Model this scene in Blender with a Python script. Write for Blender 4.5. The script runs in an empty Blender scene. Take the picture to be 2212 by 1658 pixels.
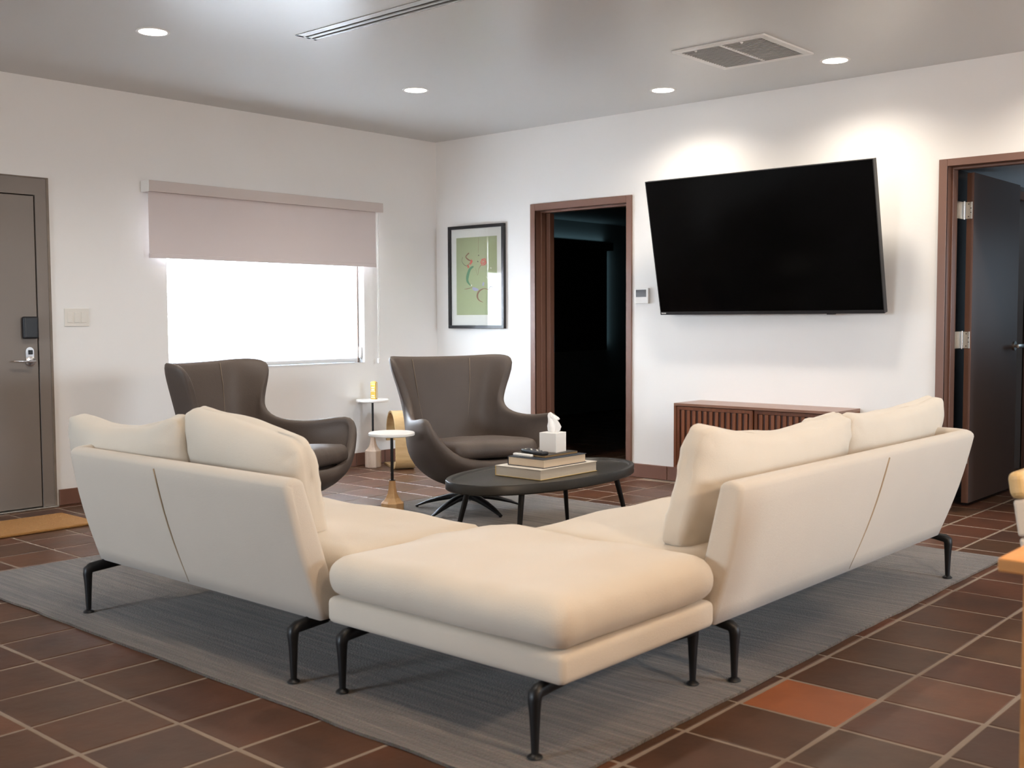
import bpy, bmesh, math, random
from mathutils import Vector, Matrix, noise

random.seed(7)
sc = bpy.context.scene
COL = sc.collection
PI = math.pi
R = math.radians

# ------------------------------------------------------------------ camera
CAMX, CAMY, CAMZ = 6.7834, -6.6969, 1.18
YAW, PITCH, ROLL = R(41.484815), R(3.39011476), R(-0.25055104)
F_PX = 2369.907
fwd = Vector((-math.sin(YAW) * math.cos(PITCH), math.cos(YAW) * math.cos(PITCH), -math.sin(PITCH)))
r0 = Vector((math.cos(YAW), math.sin(YAW), 0))
u0 = r0.cross(fwd)
rt = r0 * math.cos(ROLL) + u0 * math.sin(ROLL)
up = rt.cross(fwd)
cd = bpy.data.cameras.new('camera')
cam = bpy.data.objects.new('camera', cd)
COL.objects.link(cam)
M = Matrix(((rt.x, up.x, -fwd.x), (rt.y, up.y, -fwd.y), (rt.z, up.z, -fwd.z)))
cam.matrix_world = Matrix.Translation((CAMX, CAMY, CAMZ)) @ M.to_4x4()
cd.sensor_width = 36.0
cd.lens = F_PX / 2212 * 36.0
cd.clip_start = 0.05
cd.dof.use_dof = True
cd.dof.focus_distance = 6.3
cd.dof.aperture_fstop = 5.0
sc.camera = cam

# ------------------------------------------------------------------ world, view
sc.view_settings.view_transform = 'Standard'
sc.view_settings.look = 'None'
sc.view_settings.gamma = 1.0
sc.view_settings.use_curve_mapping = False
sc.view_settings.exposure = 1.0
W = bpy.data.worlds.new('daylight')
sc.world = W
W.use_nodes = True
nt = W.node_tree
bg = nt.nodes['Background']
tc = nt.nodes.new('ShaderNodeTexCoord')
sp = nt.nodes.new('ShaderNodeSeparateXYZ')
cr = nt.nodes.new('ShaderNodeValToRGB')
mr = nt.nodes.new('ShaderNodeMapRange')
nt.links.new(tc.outputs['Generated'], sp.inputs[0])
nt.links.new(sp.outputs['Z'], mr.inputs['Value'])
mr.inputs['From Min'].default_value = -1
nt.links.new(mr.outputs[0], cr.inputs[0])
e = cr.color_ramp.elements
e[0].position = 0.0; e[0].color = (0.42, 0.42, 0.42, 1)
e[1].position = 1.0; e[1].color = (0.55, 0.74, 1.0, 1)
m_ = e.new(0.49); m_.color = (0.5, 0.5, 0.5, 1)
m_ = e.new(0.52); m_.color = (0.78, 0.90, 1.0, 1)
nt.links.new(cr.outputs[0], bg.inputs[0])
bg.inputs[1].default_value = 25.0

CH = 2.69      # ceiling height


def portal(name, loc, rot, sx, sy):
    l = bpy.data.lights.new(name, 'AREA')
    l.shape = 'RECTANGLE'; l.size = sx; l.size_y = sy
    l.cycles.is_portal = True
    o = bpy.data.objects.new(name, l); COL.objects.link(o)
    o.location = loc; o.rotation_euler = rot
    return o


# windows: the one in view (left wall), and those behind and beside the camera
portal('portal_left', (-0.155, -1.71, 1.41), (0, R(-90), 0), 1.15, 1.78)
portal('portal_right', (10.55, -1.7, 1.775), (0, R(90), 0), 1.05, 1.6)
portal('portal_front', (2.1, -10.55, 1.75), (R(90), 0, 0), 1.6, 1.1)

LAMP_COL = (1.0, 0.90, 0.77)


def spot(name, x, y, power, size=150, blend=1.0, z=CH - 0.03, rad=0.06):
    l = bpy.data.lights.new(name, 'SPOT')
    l.energy = power; l.color = LAMP_COL
    l.spot_size = R(size); l.spot_blend = blend; l.shadow_soft_size = rad
    o = bpy.data.objects.new(name, l); COL.objects.link(o)
    o.location = (x, y, z)
    return o


CANS = [(1.509, -3.559), (1.454, -1.616), (2.656, -0.507), (3.872, -0.523)]
LP = 37
for i, (x, y) in enumerate(CANS):
    spot('lamp_spot', x, y, LP)
for x, y, p_ in [(5.1, -0.52, 26), (3.87, -2.6, 42), (3.95, -4.75, 27), (6.3, -2.6, 12)]:
    spot('lamp_spot', x, y, p_)
# warm pendant over the dining table (out of frame)
l = bpy.data.lights.new('pendant_bulb', 'POINT')
l.energy = 52; l.color = (1.0, 0.77, 0.56); l.shadow_soft_size = 0.09
o = bpy.data.objects.new('pendant_bulb', l); COL.objects.link(o); o.location = (7.30, -4.35, 1.62)
# warm fill spot without a fixture, added to brighten the ottoman's right side
spot('lamp_spot', 6.0, -4.7, 30).data.color = (1.0, 0.74, 0.48)
spot('table_fill', 7.25, -4.0, 34, size=100, z=1.9, rad=.12).data.color = (1.0, 0.74, 0.5)  # second fill, added to brighten the dining table top
l = bpy.data.lights.new('hall_daylight', 'AREA')  # daylight from a window further down the side hall
l.energy = 3.0; l.color = (0.62, 0.82, 1.0); l.size = 0.8; l.size_y = 1.0; l.shape = 'RECTANGLE'
o = bpy.data.objects.new('hall_daylight', l); COL.objects.link(o); o.location = (5.36, 2.2, 1.4); o.rotation_euler = (0, R(90), 0)
for nm, e_, loc_, rot_, sx_, sy_ in (('shade_leak', 0.10, (-1.60, 4.66, 1.45), (R(90), 0, 0), .07, 1.2), ('shade_leak_top', 0.12, (-1.60, 3.95, 2.155), (R(180), 0, 0), .07, 1.3)):
    l = bpy.data.lights.new(nm, 'AREA')
    l.energy = e_; l.color = (0.5, 0.85, 1.0); l.size = sx_; l.size_y = sy_; l.shape = 'RECTANGLE'
    o = bpy.data.objects.new(nm, l); COL.objects.link(o); o.location = loc_; o.rotation_euler = rot_



# ------------------------------------------------------------------ materials
def new_mat(name):
    m = bpy.data.materials.new(name); m.use_nodes = True
    return m, m.node_tree, m.node_tree.nodes['Principled BSDF']


def mat(name, col, rough=0.5, metal=0.0, bump=0.0, bscale=200.0, var=0.0, vscale=4.0, spec=0.5, sheen=0.0,
        stretch=(1, 1, 1), emit=None, coat=0.0, detail=4.0):
    m, t, b = new_mat(name)
    b.inputs['Base Color'].default_value = (*col, 1)
    b.inputs['Roughness'].default_value = rough
    b.inputs['Metallic'].default_value = metal
    b.inputs['Specular IOR Level'].default_value = spec
    if sheen: b.inputs['Sheen Weight'].default_value = sheen; b.inputs['Sheen Roughness'].default_value = 0.5
    if coat: b.inputs['Coat Weight'].default_value = coat; b.inputs['Coat Roughness'].default_value = 0.15
    if emit:
        b.inputs['Emission Color'].default_value = (*emit[0], 1); b.inputs['Emission Strength'].default_value = emit[1]
    tcn = t.nodes.new('ShaderNodeTexCoord'); mp = t.nodes.new('ShaderNodeMapping')
    mp.inputs['Scale'].default_value = stretch
    t.links.new(tcn.outputs['Object'], mp.inputs[0])
    if var > 0:
        n = t.nodes.new('ShaderNodeTexNoise'); n.inputs['Scale'].default_value = vscale; n.inputs['Detail'].default_value = detail
        t.links.new(mp.outputs[0], n.inputs['Vector'])
        mx = t.nodes.new('ShaderNodeMix'); mx.data_type = 'RGBA'
        mx.inputs[6].default_value = tuple(c * (1 - var) for c in col) + (1,)
        mx.inputs[7].default_value = tuple(min(1, c * (1 + var)) for c in col) + (1,)
        t.links.new(n.outputs['Fac'], mx.inputs[0]); t.links.new(mx.outputs[2], b.inputs['Base Color'])
    if bump > 0:
        n2 = t.nodes.new('ShaderNodeTexNoise'); n2.inputs['Scale'].default_value = bscale; n2.inputs['Detail'].default_value = 3
        t.links.new(mp.outputs[0], n2.inputs['Vector'])
        bp = t.nodes.new('ShaderNodeBump'); bp.inputs['Strength'].default_value = bump; bp.inputs['Distance'].default_value = 0.004
        t.links.new(n2.outputs['Fac'], bp.inputs['Height']); t.links.new(bp.outputs[0], b.inputs['Normal'])
    return m


def wood(name, c1, c2, rough=0.4, stretch=(2, 30, 30), scale=2.0):
    m, t, b = new_mat(name)
    tcn = t.nodes.new('ShaderNodeTexCoord'); mp = t.nodes.new('ShaderNodeMapping'); mp.inputs['Scale'].default_value = stretch
    n = t.nodes.new('ShaderNodeTexNoise'); n.inputs['Scale'].default_value = scale; n.inputs['Detail'].default_value = 6
    n.inputs['Distortion'].default_value = 0.6
    rp = t.nodes.new('ShaderNodeValToRGB')
    rp.color_ramp.elements[0].position = 0.3; rp.color_ramp.elements[0].color = (*c1, 1)
    rp.color_ramp.elements[1].position = 0.7; rp.color_ramp.elements[1].color = (*c2, 1)
    t.links.new(tcn.outputs['Object'], mp.inputs[0]); t.links.new(mp.outputs[0], n.inputs['Vector'])
    t.links.new(n.outputs['Fac'], rp.inputs[0]); t.links.new(rp.outputs[0], b.inputs['Base Color'])
    b.inputs['Roughness'].default_value = rough
    return m


M_WALL = mat('white_wall_paint', (0.82, 0.805, 0.785), 0.6, bump=0.12, bscale=45, var=0.012, vscale=1.2)
M_CEIL = mat('ceiling_paint', (0.59, 0.585, 0.575), 0.30, bump=0.05, bscale=30, spec=0.55)
M_REVEAL = mat('window_reveal_paint', (0.80, 0.78, 0.76), 0.5)
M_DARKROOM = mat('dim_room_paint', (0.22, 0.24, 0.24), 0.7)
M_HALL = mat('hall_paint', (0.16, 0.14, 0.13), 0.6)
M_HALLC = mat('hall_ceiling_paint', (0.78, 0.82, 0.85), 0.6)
M_GROUT = mat('grout', (0.26, 0.195, 0.145), 0.85, bump=0.3, bscale=120, var=0.12, vscale=6)
M_BROWN = mat('brown_door_paint', (0.185, 0.092, 0.063), 0.42, bump=0.05, bscale=40, var=0.08, vscale=3)
M_LEAF = mat('brown_door_leaf_paint', (0.12, 0.085, 0.075), 0.45, var=0.06)
M_TAUPE = mat('taupe_door_paint', (0.215, 0.180, 0.155), 0.5, var=0.05, vscale=2, bump=0.05, bscale=60)
M_TAUPEW = mat('worn_taupe_paint', (0.19, 0.15, 0.115), 0.55, var=0.5, vscale=9, stretch=(1, 1, 1))
M_DARKGAP = mat('dark_gap', (0.012, 0.01, 0.01), 0.8)
M_BLACK = mat('black_plastic', (0.012, 0.013, 0.017), 0.4)
M_BLACKM = mat('black_metal', (0.012, 0.012, 0.013), 0.42, metal=0.3)
M_CHROME = mat('chrome', (0.75, 0.75, 0.77), 0.18, metal=1.0)
M_STEEL = mat('satin_steel', (0.62, 0.62, 0.60), 0.32, metal=1.0)
M_WHITEP = mat('white_plastic', (0.80, 0.79, 0.77), 0.4)
M_IVORY = mat('ivory_plastic', (0.74, 0.70, 0.64), 0.4)
M_GREYSCR = mat('grey_display', (0.10, 0.10, 0.11), 0.25)
M_SHADEF = mat('taupe_shade_fabric', (0.66, 0.585, 0.575), 0.75, bump=0.15, bscale=500)
M_SHADEF2 = mat('taupe_fascia_fabric', (0.60, 0.53, 0.50), 0.7, bump=0.1, bscale=400)
M_VINYL = mat('window_vinyl', (0.85, 0.85, 0.85), 0.6)
M_BRONZE = mat('bronze_window_frame', (0.34, 0.24, 0.19), 0.6)
M_TVSCR = mat('tv_screen', (0.0012, 0.0012, 0.0013), 0.14, spec=0.16)
M_TVB = mat('tv_bezel', (0.035, 0.033, 0.035), 0.35, metal=0.5)
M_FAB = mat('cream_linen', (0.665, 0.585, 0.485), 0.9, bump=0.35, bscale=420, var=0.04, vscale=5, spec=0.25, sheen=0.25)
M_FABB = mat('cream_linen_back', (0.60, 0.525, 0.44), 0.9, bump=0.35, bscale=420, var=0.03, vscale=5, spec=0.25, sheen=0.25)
M_SEAM = mat('tan_seam', (0.38, 0.28, 0.18), 0.8)
M_LEATH = mat('grey_brown_leather', (0.088, 0.065, 0.053), 0.58, bump=0.22, bscale=160, var=0.10, vscale=5, spec=0.5)
M_STITCH = mat('light_stitching', (0.20, 0.15, 0.11), 0.7)
M_TABLEB = mat('black_stained_wood', (0.022, 0.021, 0.019), 0.38, bump=0.08, bscale=60, stretch=(1, 8, 1))
M_MARBLE = mat('white_marble', (0.80, 0.78, 0.75), 0.3, var=0.06, vscale=8)
M_OAK = wood('honey_wood', (0.42, 0.235, 0.10), (0.56, 0.34, 0.16), 0.45, (14, 14, 2))
M_OAKP = wood('pale_wood', (0.44, 0.32, 0.24), (0.60, 0.47, 0.37), 0.45, (14, 14, 2))
M_PLY = wood('bent_plywood', (0.50, 0.32, 0.14), (0.62, 0.42, 0.21), 0.4, (3, 3, 12))
M_WAL = wood('walnut', (0.125, 0.038, 0.014), (0.20, 0.068, 0.026), 0.36, (20, 20, 1.6))
M_WALD = wood('walnut_dark', (0.05, 0.016, 0.008), (0.085, 0.028, 0.012), 0.5, (20, 20, 1.6))
M_WALS = wood('walnut_slat', (0.15, 0.046, 0.018), (0.25, 0.088, 0.036), 0.34, (20, 20, 1.6))
M_WALT = wood('walnut_top', (0.20, 0.10, 0.065), (0.28, 0.15, 0.10), 0.28, (1.6, 20, 20))
M_ORANGE = wood('orange_maple', (0.62, 0.26, 0.07), (0.72, 0.34, 0.11), 0.35, (2, 16, 16))
M_CHWOOD = wood('light_maple', (0.50, 0.33, 0.14), (0.60, 0.42, 0.20), 0.4, (2, 12, 12))
M_CHFAB = mat('cream_upholstery', (0.62, 0.55, 0.47), 0.85, bump=0.2, bscale=300)
M_PAGES = mat('book_pages', (0.72, 0.60, 0.46), 0.8, bump=0.4, bscale=60, stretch=(1, 1, 40))
M_PAGESG = mat('book_pages_grey', (0.66, 0.62, 0.55), 0.8, bump=0.4, bscale=60, stretch=(1, 1, 40))
M_CREAMC = mat('cream_book_cover', (0.70, 0.66, 0.60), 0.45)
M_YEL = mat('yellow_cover_edge', (0.58, 0.44, 0.18), 0.5)
M_NAVY = mat('navy_book_cloth', (0.016, 0.026, 0.045), 0.6, bump=0.2, bscale=400)
M_DKBOOK = mat('dark_brown_cover', (0.035, 0.028, 0.024), 0.5)
M_GOLDE = mat('gilt_edge', (0.30, 0.20, 0.09), 0.45, metal=0.3)
M_TISSUEB = mat('white_card_box', (0.82, 0.80, 0.77), 0.55)
M_TISSUE = mat('tissue_paper', (0.88, 0.86, 0.84), 0.8, bump=0.2, bscale=60)
M_COIR = mat('coir', (0.36, 0.17, 0.045), 0.95, bump=1.0, bscale=260, var=0.25, vscale=60)
M_GOLD = mat('gold_tin', (0.72, 0.45, 0.08), 0.35, metal=0.4, var=0.2, vscale=60)
M_PAPER = mat('mat_board', (0.78, 0.755, 0.70), 0.8)
M_GREENP = mat('sage_green_print', (0.40, 0.43, 0.245), 0.8, var=0.05, vscale=3)
M_FRAME = mat('black_picture_frame', (0.010, 0.011, 0.014), 0.3)
M_VENTW = mat('white_vent_metal', (0.78, 0.77, 0.75), 0.4)
M_VENTD = mat('vent_dark', (0.09, 0.085, 0.08), 0.7)
M_SLOT = mat('diffuser_metal', (0.50, 0.50, 0.50), 0.25, metal=0.6)
M_LAMP = mat('lamp_diffuser', (1, 1, 1), 0.5, emit=((1.0, 0.90, 0.78), 9.0))
M_CORD = mat('grey_cord', (0.50, 0.46, 0.42), 0.7)
M_PORCH = mat('concrete_outside', (0.5, 0.5, 0.48), 0.9)


def stroke_mat(name, c):
    return mat(name, c, 0.8)


# glass of the picture: mostly clear with a sharp reflection
def glass_mat():
    m = bpy.data.materials.new('picture_glass'); m.use_nodes = True
    t = m.node_tree; t.nodes.clear()
    o_ = t.nodes.new('ShaderNodeOutputMaterial'); mx = t.nodes.new('ShaderNodeMixShader')
    tr = t.nodes.new('ShaderNodeBsdfTransparent'); gl = t.nodes.new('ShaderNodeBsdfGlossy'); gl.inputs['Roughness'].default_value = 0.0
    fr = t.nodes.new('ShaderNodeFresnel'); fr.inputs['IOR'].default_value = 1.5
    mu = t.nodes.new('ShaderNodeMath'); mu.operation = 'MULTIPLY'; mu.inputs[1].default_value = 2.0
    t.links.new(fr.outputs[0], mu.inputs[0]); t.links.new(mu.outputs[0], mx.inputs[0])
    t.links.new(tr.outputs[0], mx.inputs[1]); t.links.new(gl.outputs[0], mx.inputs[2]); t.links.new(mx.outputs[0], o_.inputs[0])
    return m


def pane_mat():
    m = bpy.data.materials.new('window_glass'); m.use_nodes = True
    t = m.node_tree; t.nodes.clear()
    o_ = t.nodes.new('ShaderNodeOutputMaterial'); mx = t.nodes.new('ShaderNodeMixShader'); mx.inputs[0].default_value = 0.06
    tr = t.nodes.new('ShaderNodeBsdfTransparent'); gl = t.nodes.new('ShaderNodeBsdfGlossy'); gl.inputs['Roughness'].default_value = 0.0
    t.links.new(tr.outputs[0], mx.inputs[1]); t.links.new(gl.outputs[0], mx.inputs[2]); t.links.new(mx.outputs[0], o_.inputs[0])
    return m


def sheer_mat():
    m = bpy.data.materials.new('sheer_shade_cloth'); m.use_nodes = True
    t = m.node_tree; t.nodes.clear()
    o_ = t.nodes.new('ShaderNodeOutputMaterial'); mx = t.nodes.new('ShaderNodeMixShader'); mx.inputs[0].default_value = 0.22
    m2 = t.nodes.new('ShaderNodeMixShader'); m2.inputs[0].default_value = 0.86
    df = t.nodes.new('ShaderNodeBsdfDiffuse'); df.inputs[0].default_value = (0.8, 0.8, 0.8, 1)
    tl = t.nodes.new('ShaderNodeBsdfTranslucent'); tl.inputs[0].default_value = (0.93, 0.93, 0.93, 1)
    tr = t.nodes.new('ShaderNodeBsdfTransparent')
    t.links.new(df.outputs[0], m2.inputs[1]); t.links.new(tl.outputs[0], m2.inputs[2])
    t.links.new(m2.outputs[0], mx.inputs[1]); t.links.new(tr.outputs[0], mx.inputs[2]); t.links.new(mx.outputs[0], o_.inputs[0])
    return m


M_GLASS = glass_mat(); M_PANE = pane_mat(); M_SHEER = sheer_mat()


def tile_mat():
    m, t, b = new_mat('terracotta_tile')
    oi = t.nodes.new('ShaderNodeObjectInfo'); ge = t.nodes.new('ShaderNodeNewGeometry')
    ad = t.nodes.new('ShaderNodeMath'); ad.operation = 'ADD'
    fr = t.nodes.new('ShaderNodeMath'); fr.operation = 'FRACT'
    t.links.new(oi.outputs['Random'], ad.inputs[0]); t.links.new(ge.outputs['Random Per Island'], ad.inputs[1])
    t.links.new(ad.outputs[0], fr.inputs[0])
    rp = t.nodes.new('ShaderNodeValToRGB'); el = rp.color_ramp.elements
    cols = [(0.0, (0.090, 0.036, 0.020)), (0.2, (0.082, 0.043, 0.024)), (0.4, (0.104, 0.041, 0.023)), (0.6, (0.094, 0.046, 0.023)), (0.8, (0.079, 0.039, 0.026)), (1.0, (0.128, 0.056, 0.029))]
    el[0].position = 0; el[0].color = (*cols[0][1], 1); el[1].position = 1; el[1].color = (*cols[-1][1], 1)
    for p_, c_ in cols[1:-1]:
        q = el.new(p_); q.color = (*c_, 1)
    t.links.new(fr.outputs[0], rp.inputs[0])
    n = t.nodes.new('ShaderNodeTexNoise'); n.inputs['Scale'].default_value = 5; n.inputs['Detail'].default_value = 6
    t.links.new(ge.outputs['Position'], n.inputs['Vector'])
    hs = t.nodes.new('ShaderNodeMix'); hs.data_type = 'RGBA'; hs.blend_type = 'MULTIPLY'; hs.inputs[0].default_value = 0.8
    r2 = t.nodes.new('ShaderNodeValToRGB'); r2.color_ramp.elements[0].position = 0.3; r2.color_ramp.elements[0].color = (0.72, 0.74, 0.74, 1)
    r2.color_ramp.elements[1].position = 0.72; r2.color_ramp.elements[1].color = (1.28, 1.16, 1.08, 1)
    t.links.new(n.outputs['Fac'], r2.inputs[0]); t.links.new(rp.outputs[0], hs.inputs[6]); t.links.new(r2.outputs[0], hs.inputs[7])
    t.links.new(hs.outputs[2], b.inputs['Base Color'])
    b.inputs['Roughness'].default_value = 0.40; b.inputs['Specular IOR Level'].default_value = 0.28
    n3 = t.nodes.new('ShaderNodeTexNoise'); n3.inputs['Scale'].default_value = 14; n3.inputs['Detail'].default_value = 4
    t.links.new(ge.outputs['Position'], n3.inputs['Vector'])
    bp = t.nodes.new('ShaderNodeBump'); bp.inputs['Strength'].default_value = 0.35; bp.inputs['Distance'].default_value = 0.006
    t.links.new(n3.outputs['Fac'], bp.inputs['Height']); t.links.new(bp.outputs[0], b.inputs['Normal'])
    return m


M_TILE = tile_mat()
M_TILEO = mat('orange_terracotta', (0.30, 0.095, 0.035), 0.42, spec=0.3, var=0.22, vscale=6, bump=0.3, bscale=14)


M_TILEB = mat('terracotta_base_tile', (0.185, 0.085, 0.057), 0.5, var=0.3, vscale=3.5, bump=0.2, bscale=20)


def rug_mat():
    m, t, b = new_mat('grey_taupe_rug')
    ge = t.nodes.new('ShaderNodeNewGeometry')
    mp = t.nodes.new('ShaderNodeMapping'); mp.inputs['Scale'].default_value = (0.55, 20, 1)
    t.links.new(ge.outputs['Position'], mp.inputs[0])
    n = t.nodes.new('ShaderNodeTexNoise'); n.inputs['Scale'].default_value = 2.2; n.inputs['Detail'].default_value = 8; n.inputs['Roughness'].default_value = 0.75
    t.links.new(mp.outputs[0], n.inputs['Vector'])
    rp = t.nodes.new('ShaderNodeValToRGB'); el = rp.color_ramp.elements
    el[0].position = 0.34; el[0].color = (0.050, 0.034, 0.024, 1); el[1].position = 0.70; el[1].color = (0.215, 0.168, 0.126, 1)
    q = el.new(0.5); q.color = (0.108, 0.082, 0.062, 1)
    t.links.new(n.outputs['Fac'], rp.inputs[0])
    n2 = t.nodes.new('ShaderNodeTexNoise'); n2.inputs['Scale'].default_value = 170; n2.inputs['Detail'].default_value = 2
    t.links.new(ge.outputs['Position'], n2.inputs['Vector'])
    mx = t.nodes.new('ShaderNodeMix'); mx.data_type = 'RGBA'; mx.blend_type = 'OVERLAY'; mx.inputs[0].default_value = 0.5
    t.links.new(rp.outputs[0], mx.inputs[6]); t.links.new(n2.outputs['Color'], mx.inputs[7])
    sat = t.nodes.new('ShaderNodeHueSaturation'); sat.inputs['Saturation'].default_value = 0.9
    t.links.new(mx.outputs[2], sat.inputs['Color']); t.links.new(sat.outputs[0], b.inputs['Base Color'])
    b.inputs['Roughness'].default_value = 0.95; b.inputs['Specular IOR Level'].default_value = 0.15
    b.inputs['Sheen Weight'].default_value = 0.3
    ad = t.nodes.new('ShaderNodeMath'); ad.operation = 'ADD'
    t.links.new(n.outputs['Fac'], ad.inputs[0]); t.links.new(n2.outputs['Fac'], ad.inputs[1])
    bp = t.nodes.new('ShaderNodeBump'); bp.inputs['Strength'].default_value = 0.7; bp.inputs['Distance'].default_value = 0.006
    t.links.new(ad.outputs[0], bp.inputs['Height']); t.links.new(bp.outputs[0], b.inputs['Normal'])
    return m


M_RUG = rug_mat()


# ------------------------------------------------------------------ builders
def BM(): return bmesh.new()


def link(name, bm, m, parent=None, smooth=False, mods=(), loc=None, kind=None, sharp=None):
    me = bpy.data.meshes.new(name); bm.normal_update(); bm.to_mesh(me); bm.free()
    if m: me.materials.append(m)
    o = bpy.data.objects.new(name, me); COL.objects.link(o)
    if parent: o.parent = parent
    if loc: o.location = loc
    if smooth:
        for p_ in me.polygons: p_.use_smooth = True
        if sharp is not None:
            me.set_sharp_from_angle(angle=R(sharp))
    for k, v in mods:
        md = o.modifiers.new(k.lower(), k)
        for a, b_ in v.items(): setattr(md, a, b_)
    if kind: o['kind'] = kind
    return o


def box(bm, a, b, mtx=None):
    x0, y0, z0 = a; x1, y1, z1 = b
    if x0 > x1: x0, x1 = x1, x0
    if y0 > y1: y0, y1 = y1, y0
    if z0 > z1: z0, z1 = z1, z0
    v = [bm.verts.new(mtx @ Vector(c) if mtx else c) for c in
         [(x0, y0, z0), (x1, y0, z0), (x1, y1, z0), (x0, y1, z0), (x0, y0, z1), (x1, y0, z1), (x1, y1, z1), (x0, y1, z1)]]
    fs = [bm.faces.new([v[i] for i in f]) for f in [(0, 3, 2, 1), (4, 5, 6, 7), (0, 1, 5, 4), (1, 2, 6, 5), (2, 3, 7, 6), (3, 0, 4, 7)]]
    return v, fs


def bbox(bm, a, b, bev=0.003, seg=2, mtx=None):
    v, fs = box(bm, a, b, mtx)
    ed = list({e for f in fs for e in f.edges})
    bmesh.ops.bevel(bm, geom=ed, offset=bev, segments=seg, profile=0.5, affect='EDGES', clamp_overlap=True)


def boxo(name, a, b, m, parent=None, bev=0.003, seg=2, kind=None, mtx=None):
    bm = BM()
    if bev > 0: bbox(bm, a, b, bev, seg, mtx)
    else: box(bm, a, b, mtx)
    return link(name, bm, m, parent, kind=kind)


def thing(name, label, cat, loc=(0, 0, 0), rz=0.0, group=None):
    o = bpy.data.objects.new(name, None); COL.objects.link(o)
    o.empty_display_size = 0.1
    o.location = loc; o.rotation_euler = (0, 0, rz)
    o['label'] = label; o['category'] = cat
    if group: o['group'] = group
    return o


def tag(o, label, cat, group=None):
    o['label'] = label; o['category'] = cat
    if group: o['group'] = group
    return o


def structure(name, loc=(0, 0, 0)):
    o = bpy.data.objects.new(name, None); COL.objects.link(o); o.location = loc; o['kind'] = 'structure'; o.empty_display_size = 0.1
    return o


def sweep(bm, pts, rad, sides=10, closed=False, sq=None, upv=None):
    """tube along pts; rad list of (a,b) or scalars; returns nothing"""
    pts = [Vector(p) for p in pts]; n = len(pts); rings = []
    prev = None
    for i, p in enumerate(pts):
        if closed: d = pts[(i + 1) % n] - pts[i - 1]
        else: d = pts[min(i + 1, n - 1)] - pts[max(i - 1, 0)]
        d.normalize()
        if prev is None:
            ref = Vector(upv) if upv else (Vector((0, 0, 1)) if abs(d.z) < 0.9 else Vector((1, 0, 0)))
            a = d.cross(ref).normalized()
        else:
            a = (prev - d * prev.dot(d)).normalized()
        prev = a; b = d.cross(a)
        r = rad[i] if isinstance(rad, (list, tuple)) and len(rad) == n else rad
        ra, rb = r if isinstance(r, (list, tuple)) else (r, r)
        ring = []
        for k in range(sides):
            t = 2 * PI * (k + 0.5) / sides
            c_, s_ = math.cos(t), math.sin(t)
            if sq:  # superellipse section
                c_ = math.copysign(abs(c_) ** sq, c_); s_ = math.copysign(abs(s_) ** sq, s_)
            ring.append(bm.verts.new(p + a * ra * c_ + b * rb * s_))
        rings.append(ring)
    m_ = n if closed else n - 1
    for i in range(m_):
        A, B = rings[i], rings[(i + 1) % n]
        for k in range(sides):
            bm.faces.new([A[k], A[(k + 1) % sides], B[(k + 1) % sides], B[k]])
    if not closed:
        bm.faces.new(rings[0][::-1]); bm.faces.new(rings[-1])


def lathe(bm, prof, n=32, c=(0, 0), rot=0.0, flat=False):
    """prof list of (r,z) from bottom to top, capped"""
    rings = []
    for r, z in prof:
        if r < 1e-6: rings.append([bm.verts.new((c[0], c[1], z))])
        else: rings.append([bm.verts.new((c[0] + r * math.cos(2 * PI * k / n + rot), c[1] + r * math.sin(2 * PI * k / n + rot), z)) for k in range(n)])
    for A, B in zip(rings, rings[1:]):
        if len(A) == 1 and len(B) == 1: continue
        for k in range(n):
            k2 = (k + 1) % n
            if len(A) == 1: bm.faces.new([A[0], B[k2], B[k]])
            elif len(B) == 1: bm.faces.new([A[k], A[k2], B[0]])
            else: bm.faces.new([A[k], A[k2], B[k2], B[k]])
    if len(rings[0]) > 1: bm.faces.new(rings[0][::-1])
    if len(rings[-1]) > 1: bm.faces.new(rings[-1])


def grid_cube(bm, nx, ny, nz):
    """surface of cube [-1,1]^3 with shared verts"""
    V = {}
    def g(i, j, k):
        if (i, j, k) not in V:
            V[(i, j, k)] = bm.verts.new((2 * i / nx - 1, 2 * j / ny - 1, 2 * k / nz - 1))
        return V[(i, j, k)]
    for i in range(nx):
        for j in range(ny):
            bm.faces.new([g(i, j, nz), g(i + 1, j, nz), g(i + 1, j + 1, nz), g(i, j + 1, nz)])
            bm.faces.new([g(i, j, 0), g(i, j + 1, 0), g(i + 1, j + 1, 0), g(i + 1, j, 0)])
    for i in range(nx):
        for k in range(nz):
            bm.faces.new([g(i, 0, k), g(i + 1, 0, k), g(i + 1, 0, k + 1), g(i, 0, k + 1)])
            bm.faces.new([g(i, ny, k), g(i, ny, k + 1), g(i + 1, ny, k + 1), g(i + 1, ny, k)])
    for j in range(ny):
        for k in range(nz):
            bm.faces.new([g(0, j, k), g(0, j, k + 1), g(0, j + 1, k + 1), g(0, j + 1, k)])
            bm.faces.new([g(nx, j, k), g(nx, j + 1, k), g(nx, j + 1, k + 1), g(nx, j, k + 1)])


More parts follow.
